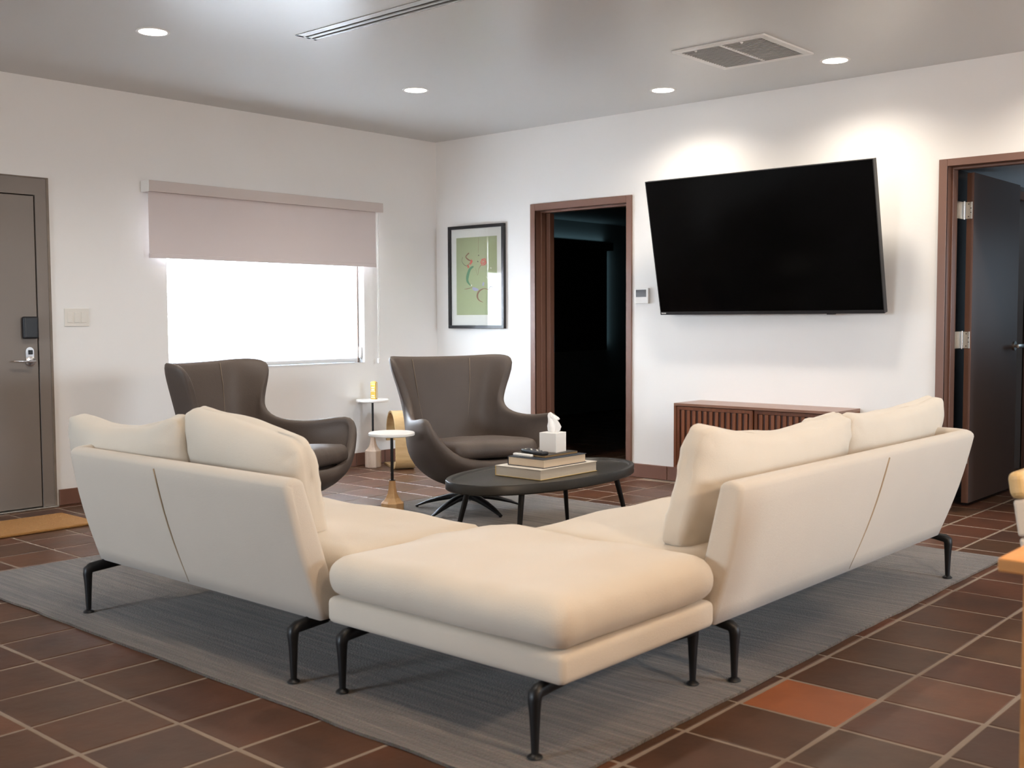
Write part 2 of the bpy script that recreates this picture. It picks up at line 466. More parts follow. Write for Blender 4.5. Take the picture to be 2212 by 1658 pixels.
def seat_cushion(lx, ly, lz, crown=0.03, rad=0.07, seed=0, wr=0.006):
    """soft box: corners rounded with radius rad, crowned top, slightly lumpy; origin at centre of base"""
    bm = BM(); grid_cube(bm, 30, 26, 8)
    hx, hy, hz = lx / 2, ly / 2, lz / 2
    for v in bm.verts:
        x, y, z = v.co.x * hx, v.co.y * hy, v.co.z * hz
        rz = min(rad, hz * 0.98)
        ix = max(-hx + rad, min(hx - rad, x)); iy = max(-hy + rad, min(hy - rad, y)); iz = max(-hz + rz, min(hz - rz, z))
        d = Vector(((x - ix) / rad, (y - iy) / rad, (z - iz) / rz))
        if d.length > 1e-6:
            mxn = max(abs(d.x), abs(d.y), abs(d.z))
            d = d.normalized() * mxn
            x, y, z = ix + d.x * rad, iy + d.y * rad, iz + d.z * rz
        u, w = x / hx, y / hy
        f = max(0, (1 - abs(u) ** 2.6)) * max(0, (1 - abs(w) ** 2.6))
        t = (z / hz + 1) / 2
        z += crown * f * t
        nn = noise.noise(Vector((x * 3.1 + seed, y * 3.1, z * 2))) * wr * 1.6 + noise.noise(Vector((x * 9 + seed, y * 9, z * 9))) * wr * 0.5
        z += nn * (0.3 + t)
        # puckers along the side
        sd = 1 - min(1, (min(hx - abs(x), hy - abs(y))) / 0.10)
        if sd > 0:
            pk = noise.noise(Vector((x * 26 + seed, y * 26, z * 3))) * wr * 0.7 * sd
            x += pk * (1 if x > 0 else -1) * (abs(x) / hx) ** 8; y += pk * (1 if y > 0 else -1) * (abs(y) / hy) ** 8
        v.co = (x, y, z + hz)
    return bm


def pillow(lx, lz, ly, sag=0.04, seed=0, wr=0.008, edge=0.32):
    """feather back cushion, width lx (x), height lz (z), thickness ly (y), origin bottom centre"""
    bm = BM(); grid_cube(bm, 64, 6, 40)
    for v in bm.verts:
        u, w, q = v.co.x, v.co.y, v.co.z
        # rounded rectangle outline with slightly pinched sides
        cu = math.copysign(abs(u) ** 1.0, u); cq = q
        ex = (1 - 0.04 * (1 - abs(q)) ** 2) ; 
        x = cu * lx / 2 * (1 - 0.035 * (1 - q * q)); z = cq * lz / 2 * (1 - 0.02 * (1 - u * u))
        # round the corners
        cr_ = 0.09
        ax, az = abs(x) - (lx / 2 - cr_), abs(z) - (lz / 2 - cr_)
        if ax > 0 and az > 0:
            L = math.hypot(ax, az); m_ = max(ax, az)
            k = m_ / L if L > 0 else 1
            x = math.copysign(lx / 2 - cr_ + ax * k, x); z = math.copysign(lz / 2 - cr_ + az * k, z)
        t = ((1 - abs(u) ** 3.2) * (1 - abs(q) ** 3.0))
        t = edge + (1 - edge) * max(0, t) ** 0.55
        y = w * ly / 2 * t
        # droop in the middle of the top
        if q > -0.2: z -= sag * (1 - min(1, abs(u) * 1.05) ** 2) * ((q + 0.2) / 1.2)
        # belly at the bottom
        y += -0.02 * (1 - q) * 0
        w1 = noise.noise(Vector((x * 5 + seed, z * 5, 1.7 * w))) * wr
        w2 = noise.ridged_multi_fractal(Vector((x * 4.0 + seed * 3, z * 2.2, w)), 1.0, 2.0, 3, 1.0, 2.0) * wr * 0.35 * (1 - t * 0.3)
        y += (w1 - w2) * (1 if w > 0 else -1)
        # creases radiating from the side seams
        side = max(0.0, abs(u) - 0.62) / 0.38
        cre = abs(noise.noise(Vector((x * 3.0 + seed, z * 13 + x * 4, 0.4 * w + seed)))) ** 0.6
        y -= (cre - 0.35) * 0.010 * side * (1 - side * 0.5) * 2 * (1 if w > 0 else -1) * abs(w)
        x += noise.noise(Vector((seed, z * 9, w))) * 0.006; z += noise.noise(Vector((x * 5, seed, w))) * 0.008
        v.co = (x, y, z + lz / 2)
    return bm


SUB1 = ('SUBSURF', dict(levels=1, render_levels=1))

# ------------------------------------------------------------------ room shell
WT = 0.16


def wall_with_holes(name, axis, pos, thick, u0_, u1_, z1, holes, m):
    """axis 'x': wall in plane x=pos..pos+thick, runs along y. holes: (u0,u1,z0,z1)"""
    us = sorted({u0_, u1_, *[h[0] for h in holes], *[h[1] for h in holes]})
    zs = sorted({0.0 - 0.02, z1, *[h[2] if h[2] > 0 else -0.02 for h in holes], *[h[3] for h in holes]})
    bm = BM()
    for a, b in zip(us, us[1:]):
        for c, d in zip(zs, zs[1:]):
            mu, mz = (a + b) / 2, (c + d) / 2
            if any(h[0] < mu < h[1] and h[2] - 0.03 < mz < h[3] for h in holes): continue
            if axis == 'x': box(bm, (pos, a, c), (pos + thick, b, d))
            else: box(bm, (a, pos, c), (b, pos + thick, d))
    bmesh.ops.remove_doubles(bm, verts=bm.verts, dist=1e-5)
    seen = {}
    for f in list(bm.faces):
        k = tuple(sorted(v.index for v in f.verts))
    bm.verts.index_update()
    dup_ = {}
    for f in bm.faces: dup_.setdefault(tuple(sorted(v.index for v in f.verts)), []).append(f)
    bmesh.ops.delete(bm, geom=[f for fs in dup_.values() if len(fs) > 1 for f in fs], context='FACES_ONLY')
    return link(name, bm, m, kind='structure')


XR, YF = 10.5, -10.5
WIN = (-2.60, -0.825, 0.835, 1.98)
D1 = (-4.40, -3.435, 0, 2.065)      # entry door, left wall (outer frame)
D2 = (1.10, 2.03, 0, 2.05)          # doorway in TV wall
D3 = (4.345, 5.26, 0, 2.085)        # doorway at right
wall_with_holes('wall_left', 'x', -WT, WT, YF, 0.0, CH, [WIN, (D1[0] + .03, D1[1] - .03, 0, D1[3] - .03)], M_WALL)
wall_with_holes('wall_back', 'y', 0.0, WT, -WT, XR, CH, [D2, D3], M_WALL)
wall_with_holes('wall_right', 'x', XR, WT, YF, WT, CH, [(-2.5, -0.9, 1.25, 2.3)], M_WALL)
wall_with_holes('wall_front', 'y', YF - WT, WT, -WT, XR + WT, CH, [(1.3, 2.9, 1.2, 2.3)], M_WALL)
cl = boxo('ceiling', (-WT, YF - WT, CH), (XR + WT, WT, CH + 0.12), M_CEIL, bev=0, kind='structure')

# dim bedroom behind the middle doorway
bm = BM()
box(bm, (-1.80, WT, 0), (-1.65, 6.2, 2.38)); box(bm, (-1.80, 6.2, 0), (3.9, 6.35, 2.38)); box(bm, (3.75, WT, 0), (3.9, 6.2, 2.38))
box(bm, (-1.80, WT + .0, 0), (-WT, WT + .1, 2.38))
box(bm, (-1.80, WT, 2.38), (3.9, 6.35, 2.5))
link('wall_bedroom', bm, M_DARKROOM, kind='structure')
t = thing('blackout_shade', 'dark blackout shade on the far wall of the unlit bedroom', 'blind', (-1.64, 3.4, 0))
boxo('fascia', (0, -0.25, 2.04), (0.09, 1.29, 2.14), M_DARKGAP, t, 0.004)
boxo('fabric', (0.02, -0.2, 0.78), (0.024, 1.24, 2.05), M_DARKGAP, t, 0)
# side hall behind the right doorway
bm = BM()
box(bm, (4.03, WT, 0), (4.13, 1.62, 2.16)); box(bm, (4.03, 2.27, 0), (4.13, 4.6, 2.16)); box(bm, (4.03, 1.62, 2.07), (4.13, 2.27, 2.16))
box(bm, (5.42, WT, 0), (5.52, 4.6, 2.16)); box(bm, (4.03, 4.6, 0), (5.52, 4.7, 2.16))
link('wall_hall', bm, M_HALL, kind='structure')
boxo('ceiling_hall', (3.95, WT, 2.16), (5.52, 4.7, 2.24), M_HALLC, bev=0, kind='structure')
tr_ = structure('trim_1')
boxo('casing', (4.12, 1.56, 0), (4.15, 1.62, 2.12), M_BROWN, tr_); boxo('casing', (4.12, 2.27, 0), (4.15, 2.33, 2.12), M_BROWN, tr_)
boxo('casing', (4.12, 1.62, 2.06), (4.15, 2.27, 2.12), M_BROWN, tr_)

# ------------------------------------------------------------------ floor and tiles
fl_o = boxo('floor', (-1.8, YF - WT, -0.10), (XR + WT, 6.35, -0.0018), M_GROUT, bev=0, kind='structure')
xs = [4.253 - 0.298 * k for k in range(21, 0, -1)] + [4.253, 4.539, 4.825, 5.111] + [5.111 + 0.316 * k for k in range(1, 18)]
ys = [-3.758 + 0.306 * k for k in range(-22, 33)]
RUG = (1.63, 5.075, -4.695, -1.15)
G = 0.0065


def proj(p):
    d = Vector(p) - Vector((CAMX, CAMY, CAMZ))
    w = d.dot(fwd)
    if w < 0.2: return None
    return (1106 + F_PX * d.dot(rt) / w, 829 - F_PX * d.dot(up) / w, w)


cells = []
for i in range(len(xs) - 1):
    for j in range(len(ys) - 1):
        x0, x1, y0, y1 = xs[i], xs[i + 1], ys[j], ys[j + 1]
        cx, cy = (x0 + x1) / 2, (y0 + y1) / 2
        if cy < 0:
            x0c, x1c = max(x0, 0.014), min(x1, XR); y0c, y1c = max(y0, YF), min(y1, -0.013)
            if cx < 0: x0c = max(x0, 0.0)
        else:
            if y0 < 0 and cy < WT and not (D2[0] < cx < D2[1] or D3[0] < cx < D3[1]): continue
            x0c, x1c, y0c, y1c = x0, x1, y0, min(y1, 6.2)
            if 0 <= cy < WT and not (D2[0] < cx < D2[1] or D3[0] < cx < D3[1]): continue
        if x1c - x0c < 0.05 or y1c - y0c < 0.04: continue
        cells.append((x0c + G, x1c - G, y0c + G, y1c - G))


def score(c):
    x0, x1, y0, y1 = c
    cx, cy = (x0 + x1) / 2, (y0 + y1) / 2
    if RUG[0] < x0 and x1 < RUG[1] and RUG[2] < y0 and y1 < RUG[3]: return 0
    if cy > 0.2 and not (4.13 < cx < 5.4 and cy < 3.5): return 0
    P = [proj((x, y, 0)) for x, y in ((x0, y0), (x1, y0), (x1, y1), (x0, y1))]
    if any(p is None for p in P): return 0
    if not any(-5 < p[0] < 2217 and -5 < p[1] < 1663 for p in P): return 0
    a = 0
    for k in range(4):
        a += P[k][0] * P[(k + 1) % 4][1] - P[(k + 1) % 4][0] * P[k][1]
    return abs(a) / 2


cells = sorted(cells, key=score, reverse=True)
singles = [c for c in cells if score(c) > 0][:296]
sset = set(singles)


def tile_bm(bm, x0, x1, y0, y1, z1, seed):
    rnd = random.Random(seed)
    cx, cy = (x0 + x1) / 2, (y0 + y1) / 2
    b = 0.003
    top = []; mid = []; bot = []
    tz = [rnd.uniform(-0.0012, 0.0012) for _ in range(4)]
    for k, (x, y) in enumerate(((x0, y0), (x1, y0), (x1, y1), (x0, y1))):
        jx, jy = rnd.uniform(-.0022, .0022), rnd.uniform(-.0022, .0022)
        sx = 1 if x > cx else -1; sy = 1 if y > cy else -1
        top.append(bm.verts.new((x + jx - sx * b, y + jy - sy * b, z1 + tz[k])))
        mid.append(bm.verts.new((x + jx, y + jy, z1 + tz[k] - b * .8)))
        bot.append(bm.verts.new((x + jx, y + jy, z1 - 0.012)))
    bm.faces.new(top)
    for A, B in ((mid, top), (bot, mid)):
        for k in range(4): bm.faces.new([A[k], A[(k + 1) % 4], B[(k + 1) % 4], B[k]])


# shared tile meshes by size
tile_cache = {}
for n_, (x0, x1, y0, y1) in enumerate(singles):
    w_, h_ = round(x1 - x0, 3), round(y1 - y0, 3)
    var_ = n_ % 4
    cx, cy = (x0 + x1) / 2, (y0 + y1) / 2
    orange = abs(cx - 5.27) < 0.12 and abs(cy + 3.605) < 0.12
    key = (w_, h_, var_, orange)
    if key not in tile_cache:
        bm = BM(); tile_bm(bm, -w_ / 2, w_ / 2, -h_ / 2, h_ / 2, 0, hash((w_, h_, var_)) % 9999)
        me = bpy.data.meshes.new('tile'); bm.to_mesh(me); bm.free(); me.materials.append(M_TILEO if orange else M_TILE)
        tile_cache[key] = me
    o = bpy.data.objects.new('tile', tile_cache[key]); COL.objects.link(o); o.parent = fl_o; o.location = (cx, cy, 0)
bm = BM()
for n_, c in enumerate(cells):
    if c not in sset: tile_bm(bm, *c, 0, n_)
link('tile_field', bm, M_TILE, fl_o, kind='stuff')

# tile baseboards
def baseboard(name, runs, axis):
    root = structure(name)
    cache = {}
    for a, b in runs:
        k = max(1, round((b - a) / 0.306)); st = (b - a) / k
        for i in range(k):
            p = a + st * (i + .5)
            key = round(st, 3)
            if key not in cache:
                bm = BM(); bbox(bm, (-st / 2 + .0025, -0.006, 0.003), (st / 2 - .0025, 0.006, 0.105), .003, 2)
                me = bpy.data.meshes.new('tile'); bm.to_mesh(me); bm.free(); me.materials.append(M_TILEB); cache[key] = me
            o = bpy.data.objects.new('tile', cache[key]); COL.objects.link(o); o.parent = root
            if axis == 'y': o.location = (p, -0.0065, 0)
            else: o.location = (0.0065, p, 0); o.rotation_euler = (0, 0, R(90))
        if axis == 'y': boxo('grout_line', (a, -0.0055, 0), (b, -0.0005, 0.103), M_GROUT, root, 0)
        else: boxo('grout_line', (0.0005, a, 0), (0.0055, b, 0.103), M_GROUT, root, 0)


baseboard('baseboard_back', [(0.012, 1.068), (2.052, 4.298), (5.32, XR)], 'y')
baseboard('baseboard_left', [(-3.405, -0.012), (YF, -4.42)], 'x')

# ------------------------------------------------------------------ doors
# door_1: entry door, taupe, flush in left wall
d = structure('door_1')
bm = BM()
box(bm, (-0.10, -3.505, 0), (0.006, -3.435, 2.065)); box(bm, (-0.10, -4.42, 0), (0.006, -4.35, 2.065)); box(bm, (-0.10, -4.35, 1.962), (0.006, -3.505, 2.065))
link('frame', bm, M_TAUPE, d)
boxo('worn_edge', (0.0, -3.4345, 0), (0.010, -3.418, 2.066), M_TAUPEW, d, 0.002)
boxo('worn_edge', (0.0, -4.42, 2.066), (0.010, -3.418, 2.074), M_TAUPEW, d, 0.002)
boxo('leaf', (-0.045, -4.344, 0.012), (0.0, -3.511, 1.956), M_TAUPE, d, 0.003)
boxo('backing', (-0.12, -4.36, 0), (-0.05, -3.50, 1.97), M_DARKGAP, d, 0)
boxo('threshold', (-0.05, -4.42, 0), (0.035, -3.42, 0.008), M_STEEL, d, 0.003)
# keypad lock
kp = boxo('lock_cover', (0.0, -3.612, 1.070), (0.038, -3.518, 1.208), M_BLACK, d, 0.012, 4); kp['label'] = 'black lock housing'
bm = BM()
pts = []
for k in range(25):
    a = PI * k / 24
    pts.append((-3.566 + 0.026 * math.cos(a), 0.992 + 0.026 * math.sin(a)))
pts += [(-3.592, 0.91), (-3.54, 0.91)]
f0 = [bm.verts.new((0.0, y, z)) for y, z in pts]; f1 = [bm.verts.new((0.008, y, z)) for y, z in pts]
bm.faces.new(f0); bm.faces.new(f1[::-1])
for k in range(len(pts)): bm.faces.new([f0[k], f1[k], f1[(k + 1) % len(pts)], f0[(k + 1) % len(pts)]])
bmesh.ops.recalc_face_normals(bm, faces=bm.faces)
pl = link('lock_plate', bm, M_CHROME, d); pl['label'] = 'chrome escutcheon'
boxo('thumb_turn', (0.008, -3.573, 0.972), (0.022, -3.553, 1.0), M_BLACK, pl, 0.003)
bm = BM(); sweep(bm, [(0.0, -3.564, 0.93), (0.012, -3.564, 0.93), (0.014, -3.564, 0.93)], [0.031, 0.031, 0.027], 24)
sweep(bm, [(0.012, -3.564, 0.93), (0.05, -3.564, 0.93)], 0.011, 14)
sweep(bm, [(0.05, -3.552, 0.93), (0.052, -3.60, 0.931), (0.050, -3.65, 0.934), (0.044, -3.685, 0.935)], [(0.011, 0.008), (0.009, 0.007), (0.008, 0.005), (0.006, 0.004)], 12)
link('lever_handle', bm, M_CHROME, d, smooth=True, sharp=40)

# door_2: brown doorway to the dim room
def doorway(name, x0, x1, zt, depth, ow=0.055):
    d = structure(name)
    bm = BM()
    for a, b in ((x0 - ow + .025, x0), (x1, x1 + ow - .03)):
        pass
    return d


def brown_frame(d, ox0, ox1, ozt, ix0, ix1, izt):
    """casing on the room side plus jamb lining and stop"""
    bm = BM()
    bbox(bm, (ox0, -0.014, 0), (ix0, 0.0, ozt), .002, 1); bbox(bm, (ix1, -0.014, 0), (ox1, 0.0, ozt), .002, 1)
    bbox(bm, (ix0, -0.014, izt), (ix1, 0.0, ozt), .002, 1)
    link('casing', bm, M_BROWN, d)
    bm = BM()
    box(bm, (ix0 - .02, -0.012, 0), (ix0, WT + .01, izt)); box(bm, (ix1, -0.012, 0), (ix1 + .02, WT + .01, izt)); box(bm, (ix0 - .02, -0.012, izt), (ix1 + .02, WT + .01, izt + .02))
    link('jamb', bm, M_BROWN, d)
    bm = BM()
    bbox(bm, (ix0, 0.055, 0), (ix0 + .014, 0.105, izt), .002, 1); bbox(bm, (ix1 - .014, 0.055, 0), (ix1, 0.105, izt), .002, 1); bbox(bm, (ix0 + .014, 0.055, izt - .014), (ix1 - .014, 0.105, izt), .002, 1)
    link('stop', bm, M_BROWN, d)


d = structure('door_2')
brown_frame(d, 1.072, 2.056, 2.088, 1.122, 2.006, 2.034)
boxo('pocket_leaf', (1.136, 0.11, 0.01), (1.176, 0.163, 2.02), M_BROWN, d, 0.002)
boxo('latch', (1.150, 0.158, 0.91), (1.180, 0.166, 1.05), M_BLACKM, d, 0.001)
d = structure('door_3')
brown_frame(d, 4.302, 5.30, 2.122, 4.352, 5.25, 2.078)
lf_ = boxo('leaf', (4.372, 0.275, 0.02), (4.414, 1.165, 2.065), M_LEAF, d, 0.002)
boxo('edge_band', (4.3725, 0.271, 0.021), (4.4135, 0.2755, 2.064), M_BROWN, lf_, 0)
for zc in (1.835, 1.038, 0.32):
    h = boxo('hinge', (4.366, 0.267, zc - .052), (4.408, 0.2715, zc + .052), M_STEEL, d, 0.001)
    bm = BM(); sweep(bm, [(4.360, 0.262, zc - .056), (4.360, 0.262, zc + .056)], 0.0065, 12)
    link('hinge_pin', bm, M_CHROME, h, smooth=True, sharp=40)
    bm = BM(); box(bm, (4.349, 0.16, zc - .052), (4.3535, 0.258, zc + .052)); link('hinge_leaf', bm, M_STEEL, h)
    for sx, sz in ((4.385, .038), (4.399, .013), (4.399, -.013), (4.385, -.038)):
        bm = BM(); sweep(bm, [(sx, 0.2668, zc + sz), (sx, 0.2650, zc + sz)], 0.0035, 8); link('screw', bm, M_TVB, h)
bm = BM(); sweep(bm, [(4.414, 1.10, 0.985), (4.425, 1.10, 0.985)], 0.032, 24); ro = link('rose', bm, M_STEEL, d, smooth=True, sharp=40)
bm = BM(); sweep(bm, [(4.42, 1.10, 0.985), (4.475, 1.10, 0.985)], 0.010, 12)
bbox(bm, (4.465, 0.975, 0.972), (4.485, 1.112, 0.998), .004, 2)
link('lever_handle', bm, M_STEEL, d, smooth=True, sharp=40)

# ------------------------------------------------------------------ window_1 with sheer shade
w = structure('window_1')
y0, y1, z0, z1 = WIN
bm = BM()
fx0, fx1 = -0.150, -0.105
for a, b in (((fx0, y0, z0), (fx1, y0 + .045, z1)), ((fx0, y1 - .045, z0), (fx1, y1, z1)), ((fx0, y0, z0), (fx1, y1, z0 + .045)), ((fx0, y0, z1 - .045), (fx1, y1, z1))):
    bbox(bm, a, b, .003, 1)
link('window_frame', bm, M_VINYL, w)
ym = -1.735
bm = BM()
for a, b in ((y0 + .045, ym + .02), (ym - .02, y1 - .045)):
    off = 0.0 if a < -2 else 0.018
    for p, q in (((-.142 + off, a, z0 + .045), (-.126 + off, a + .035, z1 - .045)), ((-.142 + off, b - .035, z0 + .045), (-.126 + off, b, z1 - .045)),
                 ((-.142 + off, a, z0 + .045), (-.126 + off, b, z0 + .08)), ((-.142 + off, a, z1 - .08), (-.126 + off, b, z1 - .045))):
        bbox(bm, p, q, .002, 1)
link('sash', bm, M_VINYL, w)
boxo('window_pane', (-.1365, y0 + .08, z0 + .08), (-.1345, ym - .015, z1 - .08), M_PANE, w, 0)
boxo('window_pane', (-.1185, ym + .015, z0 + .08), (-.1165, y1 - .08, z1 - .08), M_PANE, w, 0)
boxo('side_channel', (-.10, y1 - .024, z0), (-.06, y1 - .016, z1), M_BRONZE, w, 0.001)
bm = BM()
box(bm, (-.06, y0, z0 - 0.006), (0.004, y1, z0 + 0.0))
link('window_sill', bm, M_REVEAL, w)
for nm, a, b in (('reveal', (-.155, y0 - .001, z0), (0.0005, y0 + .0025, z1)), ('reveal', (-.155, y1 - .0025, z0), (0.0005, y1 + .001, z1))):
    boxo(nm, a, b, M_REVEAL, w, 0)
# other windows of the room, beside and behind the camera
for nm, (ax, p, u0_, u1_, za, zb) in {'window_2': ('x', XR + .06, -2.5, -0.9, 1.25, 2.3), 'window_3': ('y', YF - .10, 1.3, 2.9, 1.2, 2.3)}.items():
    w2 = structure(nm); bm = BM()
    def bx(ua, ub, z_a, z_b):
        if ax == 'x': bbox(bm, (p, ua, z_a), (p + .05, ub, z_b), .003, 1)
        else: bbox(bm, (ua, p, z_a), (ub, p + .05, z_b), .003, 1)
    um = (u0_ + u1_) / 2
    bx(u0_, u0_ + .05, za, zb); bx(u1_ - .05, u1_, za, zb); bx(um - .03, um + .03, za, zb); bx(u0_, u1_, za, za + .05); bx(u0_, u1_, zb - .05, zb)
    link('window_frame', bm, M_BRONZE, w2)

t = thing('sheer_roller_shade', 'translucent white roller shade glowing with daylight inside the window recess', 'blind', (-0.06, -1.69, 0.84))
boxo('fabric', (-.0015, -0.845, 0.03), (0.0, 0.832, 1.08), M_SHEER, t, 0)
boxo('bottom_bar', (-.008, -0.85, 0.0), (0.006, 0.835, 0.03), M_VINYL, t, 0.003)
bm = BM(); sweep(bm, [(-.01, -0.86, 1.09), (-.01, 0.845, 1.09)], 0.022, 16); link('roller', bm, M_WHITEP, t, smooth=True)
bm = BM(); sweep(bm, [(0.018, 0.846, 0.02 + .09 * k) for k in range(12)], 0.0022, 6); sweep(bm, [(0.026, 0.854, 0.02 + .09 * k) for k in range(12)], 0.0022, 6)
ch = link('pull_chain', bm, M_WHITEP, t)
boxo('chain_tensioner', (0.012, 0.838, 0.03), (0.034, 0.858, 0.12), M_WHITEP, t, 0.004)

t = thing('taupe_roller_blind', 'wide taupe fabric roller blind half lowered over the window, with matching fascia', 'blind', (0, -1.73, 1.60))
boxo('fascia', (0.002, -1.045, 0.440), (0.10, 1.033, 0.515), M_SHADEF2, t, 0.003)
boxo('end_cap', (0.002, -1.050, 0.440), (0.10, -1.0455, 0.515), M_WHITEP, t, 0.001)
boxo('fabric', (0.066, -1.035, 0.01), (0.069, 0.975, 0.47), M_SHADEF, t, 0)
boxo('bottom_bar', (0.062, -1.037, 0.0), (0.074, 0.977, 0.030), M_SHADEF, t, 0.003)
bm = BM()
for dy in (-.007, .007): sweep(bm, [(0.06, 1.005 + dy, 0.45), (0.06, 1.005 + dy, -0.1), (0.06, 1.005 + dy, -0.74)], 0.0022, 6)
c_ = link('pull_cord', bm, M_CORD, t)
boxo('cord_weight', (0.052, 0.992, -0.775), (0.068, 1.018, -0.735), M_WHITEP, t, 0.004)

# ------------------------------------------------------------------ ceiling fittings
CL = ['round recessed ceiling light near the entry door, leftmost of the four', 'round recessed ceiling light closest to the window wall corner',
      'round recessed ceiling light above the doorway, left of the air vent', 'round recessed ceiling light above the television, right of the air vent']
root = None
for i, (x, y) in enumerate(CANS):
    if i == 0:
        root = thing('ceiling_light', CL[0], 'ceiling light', (x, y, CH), group='recessed ceiling lights')
        bm = BM(); n = 40
        prof = [(0.072, -0.004), (0.086, -0.004), (0.088, -0.001), (0.088, -0.0002), (0.072, -0.0002)]
        rings = [[bm.verts.new((r * math.cos(2 * PI * k / n), r * math.sin(2 * PI * k / n), z)) for k in range(n)] for r, z in prof]
        for A, B in zip(rings, rings[1:] + rings[:1]):
            for k in range(n): bm.faces.new([A[k], A[(k + 1) % n], B[(k + 1) % n], B[k]])
        bmesh.ops.recalc_face_normals(bm, faces=bm.faces)
        link('trim_ring', bm, M_WHITEP, root)
        bm = BM(); lathe(bm, [(0.0, -0.0035), (0.0725, -0.0035), (0.0725, -0.0005)], 40); bmesh.ops.recalc_face_normals(bm, faces=bm.faces)
        link('diffuser', bm, M_LAMP, root)
    else:
        c = root.copy(); COL.objects.link(c); c.location = (x, y, CH); c['label'] = CL[i]
        for ch_ in root.children:
            k = ch_.copy(); COL.objects.link(k); k.parent = c

# return-air vent
t = thing('air_vent', 'white square ceiling vent grille with two panels of fine louvres', 'vent', (3.575, -1.075, CH))
VX, VY = 0.292, 0.292
for a, b in (((-VX, -VY, -.012), (VX, -VY + .044, 0)), ((-VX, VY - .044, -.012), (VX, VY, 0)), ((-VX, -VY + .044, -.012), (-VX + .044, VY - .044, 0)), ((VX - .044, -VY + .044, -.012), (VX, VY - .044, 0)), ((-.012, -VY + .044, -.012), (.012, VY - .044, 0))):
    boxo('frame_rail', a, b, M_VENTW, t, .003)
boxo('duct_backing', (-VX + .03, -VY + .03, -.003), (VX - .03, VY - .03, -.0005), M_VENTD, t, 0)
bm = BM(); mtx_ = Matrix.Rotation(R(38), 4, 'X')
bbox(bm, (-.118, -.0085, -.0011), (.118, .0085, .0011), .0003, 1, mtx_)
lm = bpy.data.meshes.new('louvre'); bm.to_mesh(lm); bm.free(); lm.materials.append(M_VENTW)
for sx in (-1, 1):
    for k in range(19):
        o = bpy.data.objects.new('louvre', lm); COL.objects.link(o); o.parent = t
        o.location = (sx * 0.130, -VY + .056 + k * (2 * VY - .112) / 18, -.009)
for sx in (-.16, .13):
    bm = BM(); lathe(bm, [(0.006, -.018), (0.009, -.014), (0.009, -.012)], 10, (sx, -VY + .05)); link('latch_knob', bm, M_VENTW, t)

t = thing('slot_diffuser', 'long linear slot air diffuser running across the ceiling top edge', 'vent', (2.01, -2.925, CH))
SL = 2.6
boxo('flange', (-.01, -.088, -.004), (SL + .01, -.042, 0), M_SLOT, t, .0015)
boxo('flange', (-.01, -.020, -.004), (SL + .01, .004, 0), M_SLOT, t, .0015)
boxo('flange', (-.01, .026, -.004), (SL + .01, .048, 0), M_SLOT, t, .0015)
boxo('slot_backing', (0, -.042, -.001), (SL, .026, -.0003), M_VENTD, t, 0)
boxo('end_plate', (-.012, -.088, -.004), (.012, .048, 0), M_SLOT, t, .0015)
boxo('air_blade', (0.012, -.037, -.006), (SL, -.026, -.001), M_VENTD, t, .0005)
boxo('air_blade', (0.012, .009, -.006), (SL, .020, -.001), M_VENTD, t, .0005)

# ------------------------------------------------------------------ wall items
t = thing('light_switch', 'ivory triple rocker light switch plate beside the entry door', 'light switch', (0, -3.253, 1.202))
boxo('plate', (0, -.083, -.057), (.006, .083, .057), M_IVORY, t, .002)
for k in (-1, 0, 1):
    boxo('rocker', (.005, k * .046 - .0165, -.033), (.0095, k * .046 + .0165, .033), M_IVORY, t, .0015)
t = thing('thermostat', 'small white wall thermostat with grey screen beside the brown doorway', 'thermostat', (2.150, 0, 1.345))
boxo('body', (-.062, -.024, -.057), (.062, 0, .057), M_WHITEP, t, .004, 3)
boxo('display', (-.046, -.0255, -.008), (.044, -.0235, .045), M_GREYSCR, t, .0005)

# television
TA = math.asin(0.2 / 0.93)
t = thing('television', 'large flat black television mounted high on the wall and tilted down', 'television', (3.197, -0.1, 1.205))
MT = Matrix.Rotation(TA, 4, 'X')
TW, TH = 0.822, 0.945
boxo('housing', (-TW, 0.004, 0), (TW, 0.045, TH), M_TVB, t, .003, 2, mtx=MT)
boxo('screen', (-TW + .006, 0.0, 0.022), (TW - .006, 0.006, TH - .006), M_TVSCR, t, 0, mtx=MT)
bm = BM()
for a, b in (((-TW, -.003, 0), (TW, .006, .020)), ((-TW, -.003, TH - .005), (TW, .006, TH)), ((-TW, -.003, .020), (-TW + .005, .006, TH - .005)), ((TW - .005, -.003, .020), (TW, .006, TH - .005))):
    box(bm, a, b, MT)
bz = link('bezel', bm, M_TVB, t)
bm = BM()
for k in range(6):
    box(bm, (-TW + .010 + k * .0065, -.0042, .008), (-TW + .0145 + k * .0065, -.0028, .014 if k % 2 else .0155), MT)
lg = link('maker_mark', bm, M_VENTW, t)
boxo('sensor_bump', (.44, -.001, -.006), (.50, .010, .002), M_TVB, t, .001, mtx=MT)
boxo('wall_bracket', (-.25, .05, .30), (.25, .095, .62), M_BLACKM, t, .002)
boxo('bracket_arm', (-.20, .045, .35), (-.16, .155, .60), M_BLACKM, t, .002, mtx=MT); boxo('bracket_arm', (.16, .045, .35), (.20, .155, .60), M_BLACKM, t, .002, mtx=MT)

